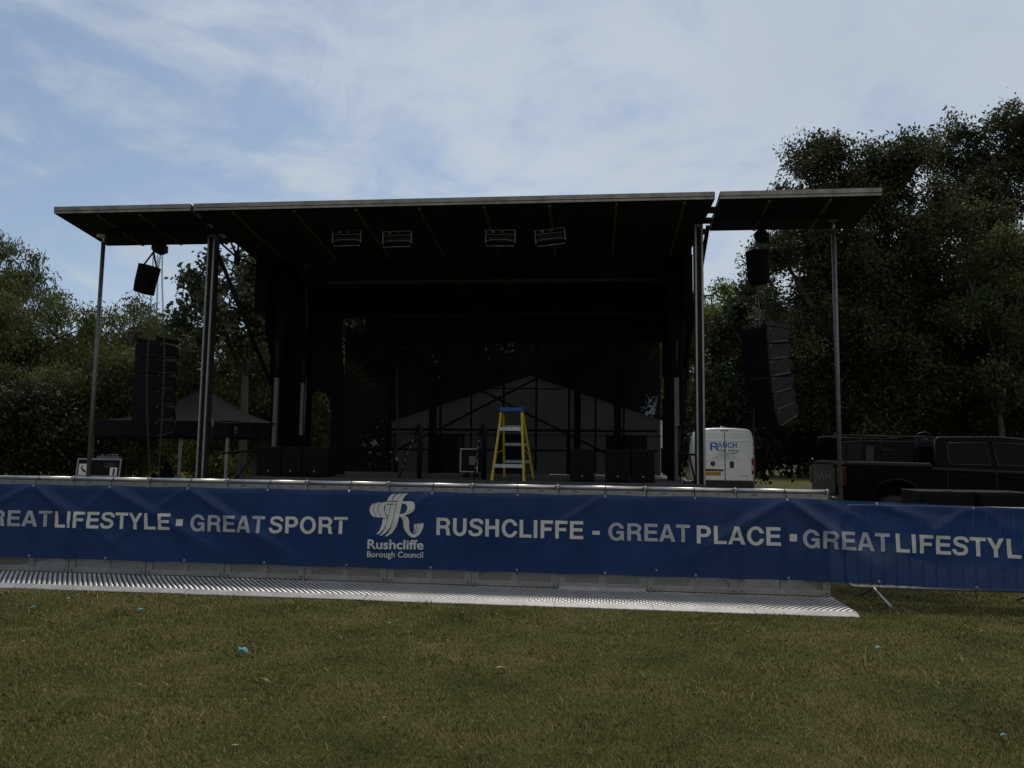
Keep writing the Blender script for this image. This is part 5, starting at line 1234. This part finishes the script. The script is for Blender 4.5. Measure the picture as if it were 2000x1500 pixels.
# ------------------------------------------------------------------ black pickup
M_tpaint = mat('black_truck_paint', (0.003, 0.003, 0.0035), 0.2, coat=0.06, spec=0.12)
M_cab = mat('black_cab_paint', (0.003, 0.003, 0.0035), 0.22, spec=0.05)
M_trim_highlight = mat('trim_and_highlight', (0.045, 0.045, 0.047), 0.4, metal=0.4)
def pickup():
    p = W(1642, 895, 14.5)
    t = thing('pickup_truck', 'black crew cab pickup truck parked at the right behind the banner', 'pickup truck', (p.x, p.y, 0), -PHI)
    Wd = 2.0
    def lathe_arch(cx_, r, n=14): return [(cx_ - r * math.cos(math.pi * k / n), .62 + r * math.sin(math.pi * k / n)) for k in range(n + 1)]
    low = [(0.02, .58), (0, .75), (.03, 1.44), (.08, 1.48), (1.70, 1.46), (1.72, 1.40), (1.77, 1.40), (4.3, 1.32), (5.2, 1.25), (5.75, 1.12), (5.85, .9), (5.85, .5)]
    bot = lathe_arch(4.75, .50)[::-1] + lathe_arch(1.02, .50)[::-1]
    bot = [(5.25, .5)] + [(x, z) for x, z in bot[:15]] + [(4.25, .5), (1.52, .5)] + [(x, z) for x, z in bot[15:]] + [(.52, .58)]
    bm = NB(); prism(bm, low + bot, 'y', 0, Wd, bev=.05)
    body = obj('body', bm, M_tpaint, t, False)
    for f in body.data.polygons: f.use_smooth = False
    bm = NB(); prism(bm, [(.12, 1.462), (1.66, 1.452), (1.66, 1.478), (.12, 1.49)], 'y', .02, .13, bev=.008); prism(bm, [(.12, 1.462), (1.66, 1.452), (1.66, 1.478), (.12, 1.49)], 'y', Wd - .13, Wd - .02, bev=.008); obj('bed_rail', bm, mat('bed_rail_cap', (.05, .05, .052), .35, coat=.5), t)  # cap coloured lighter than the body paint to carry the sky highlight
    # cab greenhouse: lofted from the belt line to a narrower roof
    bl = [(2.0, 1.39), (4.45, 1.31)]; prof = [(1.75, 1.385), (1.78, 1.80), (1.82, 1.93), (1.91, 1.985), (3.0, 2.0), (3.45, 1.97), (3.75, 1.88), (4.45, 1.34)]
    bm = NB(); rows = []
    for y, k in ((.03, 0), (.10, .45), (.175, .90), (.20, .965), (.26, 1), (Wd - .26, 1), (Wd - .20, .965), (Wd - .175, .90), (Wd - .10, .45), (Wd - .03, 0)):
        rows.append([bm.verts.new((x + (0.12 * (1 - k) * (-1 if x < 2.3 else 0)) * 0, y, 1.34 + (z - 1.34) * k if k < 1 else z)) for x, z in prof])
    for a, b in zip(rows, rows[1:]):
        for k in range(len(prof) - 1):
            f = bm.faces.new((a[k], a[k + 1], b[k + 1], b[k])); f.smooth = k >= 3
    cab = obj('cab', bm, M_cab, t)
    bm = NB()
    tube(bm, [(1.80, .165, 1.94), (1.91, .185, 1.978), (3.0, .19, 1.992), (3.45, .19, 1.963), (3.72, .19, 1.885)], .011, 6); obj('roof_highlight', bm, M_trim_highlight, cab)  # grey strip added as a painted sky highlight along the roof edge
    bm = NB(); tube(bm, [(1.78, .09, 1.45), (1.80, .14, 1.80), (1.82, .17, 1.92)], .014, 6); obj('pillar_trim', bm, M_trim_highlight, cab)
    def side_win(pts, name):
        bm = NB()
        for base in (0,):
            P = []
            for x, z in pts:
                k = (z - 1.34) / (2.0 - 1.34); y = .03 + .07 * min(1, k / .45) + max(0, k - .45) / .45 * .075
                P.append((x, y - .006, z))
            vs_ = [bm.verts.new(q) for q in P]; vb = [bm.verts.new((q[0], q[1] + .004, q[2])) for q in P]; bm.faces.new(vs_); n = len(P)
            for i in range(n): bm.faces.new((vs_[i], vs_[(i + 1) % n], vb[(i + 1) % n], vb[i]))
        wo = obj(name, bm, M_glass, t); bm = NB(); tube(bm, P + [P[0]], .007, 6, caps=False); obj('window_trim', bm, M_trim_highlight, wo)
        return wo
    side_win([(2.05, 1.46), (2.02, 1.55), (2.02, 1.80), (2.07, 1.87), (2.76, 1.88), (2.78, 1.45)], 'side_window'); side_win([(2.90, 1.45), (2.88, 1.88), (3.45, 1.86), (3.70, 1.77), (4.05, 1.44)], 'side_window')
    # door shut lines, handles, arches
    for x0 in (1.95, 2.83): 
        bm = NB(); box2(bm, (x0, -.004, .62), (x0 + .012, -.0005, 1.38)); obj('door_gap', bm, M_tie, t)
    for x0 in (2.18, 3.02):
        bm = NB(); box2(bm, (x0, -.035, 1.19), (x0 + .22, -.002, 1.225), bev=.01); obj('door_handle', bm, M_tpaint, t)
    for x0 in (1.02, 4.75):
        bm = NB(); tube(bm, [(x0 - .53 * math.cos(math.pi * k / 18), -.004, .62 + .53 * math.sin(math.pi * k / 18)) for k in range(19)], .022, 8); obj('wheel_arch', bm, M_tpaint, t)
        for y in (.15, Wd - .15):
            bm = NB(); r = .42; lathe(bm, [(r * .6, -.13), (r * .94, -.13), (r, -.08), (r, .08), (r * .94, .13), (r * .6, .13)], (x0, y, r), 28, RX(R(90))); wo = obj('wheel', bm, M_tyre, t)
            bm = NB(); lathe(bm, [(.04, .10), (.22, .09), (.25, .12), (.25, -.12), (.22, -.09), (.04, -.10)], (x0, y, r), 24, RX(R(90))); obj('rim', bm, M_speaker, wo)
    for xa, xb, zt_ in ((.40, 1.64, 1.35), (4.1, 5.4, 1.2)):
        bm = NB(); box2(bm, (xa, .32, .45), (xb, Wd - .32, zt_)); obj('wheel_liner', bm, M_drape, t)
    # rear
    bm = NB(); box2(bm, (-.035, .22, .82), (-.002, Wd - .22, 1.44), bev=.03); box2(bm, (-.05, .30, 1.36), (-.0352, Wd - .30, 1.42), bev=.006); tg = obj('tailgate', bm, M_tpaint, t)
    bm = fit_text('RAM', -.55, .55, 1.10, 1.26, .03)
    for v in bm.verts: v.co = Vector((-.0385, Wd / 2 - v.co.x, v.co.z))
    obj('lettering', bm, M_grey, tg)
    for y0 in (-.006, Wd - .19):
        bm = NB(); box2(bm, (-.028, y0, 1.0), (.10, y0 + .196, 1.38), bev=.02); obj('tail_light', bm, M_redd, t)
    bm = NB(); box2(bm, (-.16, .06, .58), (.01, Wd - .06, .80), bev=.03); obj('rear_bumper', bm, M_dchrome, t)
    bm = NB(); tube(bm, [(2.0, -.02, .45), (2.1, -.06, .42), (4.1, -.06, .42), (4.2, -.02, .45)], .04, 10); obj('side_step', bm, M_black, t)
    # tube rack over the bed
    bm = NB(); zt = 1.99
    for y in (.10, Wd - .10):
        tube(bm, [(.14, y, 1.475), (.14, y, zt), (1.80, y, zt - .02)], .016, 8)
        for x in (.80, 1.45): tube(bm, [(x, y, 1.475), (x, y, zt - .01)], .014, 8)
    tube(bm, [(.14, .10, zt), (.14, Wd - .10, zt)], .016, 8); tube(bm, [(1.62, .1, zt), (1.62, Wd - .1, zt)], .016, 8)
    obj('bed_rack', bm, M_black, t)
    bm = NB(); tube(bm, [(1.50, .3, 1.95), (1.58, .3, 2.05), (1.72, .3, 2.08), (1.84, .3, 2.0)], .012, 6); obj('work_lamp_lead', bm, M_tie, t)
    bm = NB(); box2(bm, (1.64, .25, 1.92), (1.73, .36, 1.98), bev=.015); obj('work_lamp', bm, M_steel, t)
    # box carried in the bed
    c = thing('cargo_box', 'dark equipment box carried in the bed of the black pickup', 'box', t.location + RZ(-PHI) @ Vector((1.02, 1.0, 1.0)), -PHI)
    bm = NB(); box2(bm, (-.46, -.55, 0.0), (.52, .6, .86), bev=.015); obj('case_body', bm, M_speaker, c)
    bm = NB(); box2(bm, (-.47, -.56, .862), (.53, .61, .90), bev=.006); obj('lid', bm, M_spkedge, c)
    bm = NB(); box2(bm, (-.40, -.575, .50), (-.25, -.552, .80)); tube(bm, [(-.1, -.58, .6), (-.1, -.58, .72), (.1, -.58, .72), (.1, -.58, .6)], .012, 6); obj('catch', bm, M_colside, c)
pickup()
def sub(px0, px1, py, dep, label):
    p, q = W(px0, py, dep), W(px1, py, dep); d = q - p; wd = d.xy.length; h = p.z
    t = thing('subwoofer', label, 'speaker', ((p.x + q.x) / 2, (p.y + q.y) / 2, 0), -PHI, 'subwoofers before the pickup')
    bm = NB(); box2(bm, (-wd / 2, 0, .02), (wd / 2, .75, h), bev=.015); obj('cabinet', bm, M_speaker, t)
    bm = NB(); box2(bm, (-wd / 2 + .03, -.014, .06), (wd / 2 - .03, -.002, h - .05), bev=.004); obj('grille', bm, M_grille, t)
    bm = NB(); box2(bm, (-.09, -.004, h - .035), (.09, .05, h + .004), bev=.004); obj('handle', bm, M_spkedge, t)
    for s in (-1, 1):
        bm = NB(); box2(bm, (s * (wd / 2 - .1) - .03, .1, 0), (s * (wd / 2 - .1) + .03, .65, .018)); obj('skid', bm, M_tie, t)
sub(1800, 1900, 959, 11.6, 'black subwoofer with a pale top edge in front of the pickup, nearer the rear wheel'); sub(1916, 2016, 961, 11.45, 'black subwoofer in front of the pickup cab at the right edge')

# ------------------------------------------------------------------ litter on the grass
M_teal = mat('turquoise_paper', (0.06, 0.26, 0.27), 0.7); M_dead = mat('dead_leaf', (0.30, 0.20, 0.11), 0.8, var=0.3, vscale=60); M_redp = mat('red_paper', (.3, .03, .03), .7)
def scrap(px, py, size, label, m=M_teal, seed=0, tall=1.0):
    p = G(px, py, .022); r2 = random.Random(seed); t = None
    bm = NB(); pts = []
    def sheet(ox, oy, a, l, w_):
        n = 6; prev = None
        for k in range(n + 1):
            u = k / n; x, y, z = ox + math.cos(a) * l * u, oy + math.sin(a) * l * u, size * .35 * tall * math.sin(u * 2.6 + r2.random() * .3) + .004
            s_ = w_ * (.7 + .3 * math.sin(u * 3.1)); dx, dy = -math.sin(a) * s_, math.cos(a) * s_
            q = [bm.verts.new((x - dx, y - dy, z)), bm.verts.new((x + dx, y + dy, z + size * .12)), bm.verts.new((x + dx, y + dy, z + size * .12 - .002)), bm.verts.new((x - dx, y - dy, z - .002))]
            if prev:
                for i in range(4): bm.faces.new((prev[i], prev[(i + 1) % 4], q[(i + 1) % 4], q[i]))
            prev = q
    sheet(-size * .3, 0, r2.uniform(-.3, .8), size, size * .2)
    if size > .05: sheet(0, 0, r2.uniform(2.2, 3.4), size * .6, size * .16)
    o = obj('paper_scrap', bm, m, None, loc=(p.x, p.y, .012)); return tag(o, label, 'litter', 'scraps of litter on the grass')
scrap(470, 1275, .085, 'largest turquoise paper scrap, on the grass left of centre', seed=1, tall=1.3)
scrap(63, 1187, .042, 'turquoise scrap on the grass near the left edge, lower of two close together', seed=2, tall=1.4)
scrap(131, 1170, .038, 'turquoise scrap close to the metal ramp near the left edge', seed=3, tall=1.4)
scrap(133, 1174, .03, 'tiny red scrap touching a turquoise one by the ramp', M_redp, 4)
scrap(271, 1190, .05, 'thin flat turquoise scrap right of the two upper left scraps', seed=5, tall=.5)
scrap(878, 1169, .085, 'flat turquoise scrap lying against the ramp edge below the emblem', seed=6, tall=.3)
scrap(1713, 1266, .05, 'turquoise scrap on the dark grass at the right', seed=7)
scrap(1957, 1435, .032, 'pale turquoise scrap near the lower right corner', seed=8)
scrap(759, 1217, .03, 'small green scrap on the grass below the emblem', mat('green_paper', (.10, .28, .12), .7), 9)
def leaf(px, py, ln, label, rot, seed):
    p = G(px, py, .02); bm = NB(); n = 8; prev = None; r2 = random.Random(seed)
    for k in range(n + 1):
        u = k / n; wd = ln * .2 * math.sin(math.pi * min(1, u * 1.02) ** .8) + .002; x = (u - .5) * ln; z = .01 + ln * .12 * math.sin(u * 3 + seed)
        q = [bm.verts.new((x, -wd, z + wd * .5)), bm.verts.new((x, 0, z)), bm.verts.new((x, wd, z + wd * .6)), bm.verts.new((x, 0, z - .003))]
        if prev:
            for i in range(4): bm.faces.new((prev[i], prev[(i + 1) % 4], q[(i + 1) % 4], q[i]))
        prev = q
    bm.faces.new(prev)
    o = obj('dead_leaf', bm, M_dead, None, loc=(p.x, p.y, .014)); o.rotation_euler = (0, 0, rot); tag(o, label, 'leaf', 'dead leaves on the grass')
leaf(980, 1308, .085, 'curled pale brown dead leaf on the grass below the centre of the banner', .35, 1)
leaf(753, 1403, .045, 'small crumpled brown leaf on the nearer grass, right of the other small leaf', 1.0, 2); leaf(460, 1456, .04, 'small brown leaf on the grass near the bottom edge at left', .6, 3)
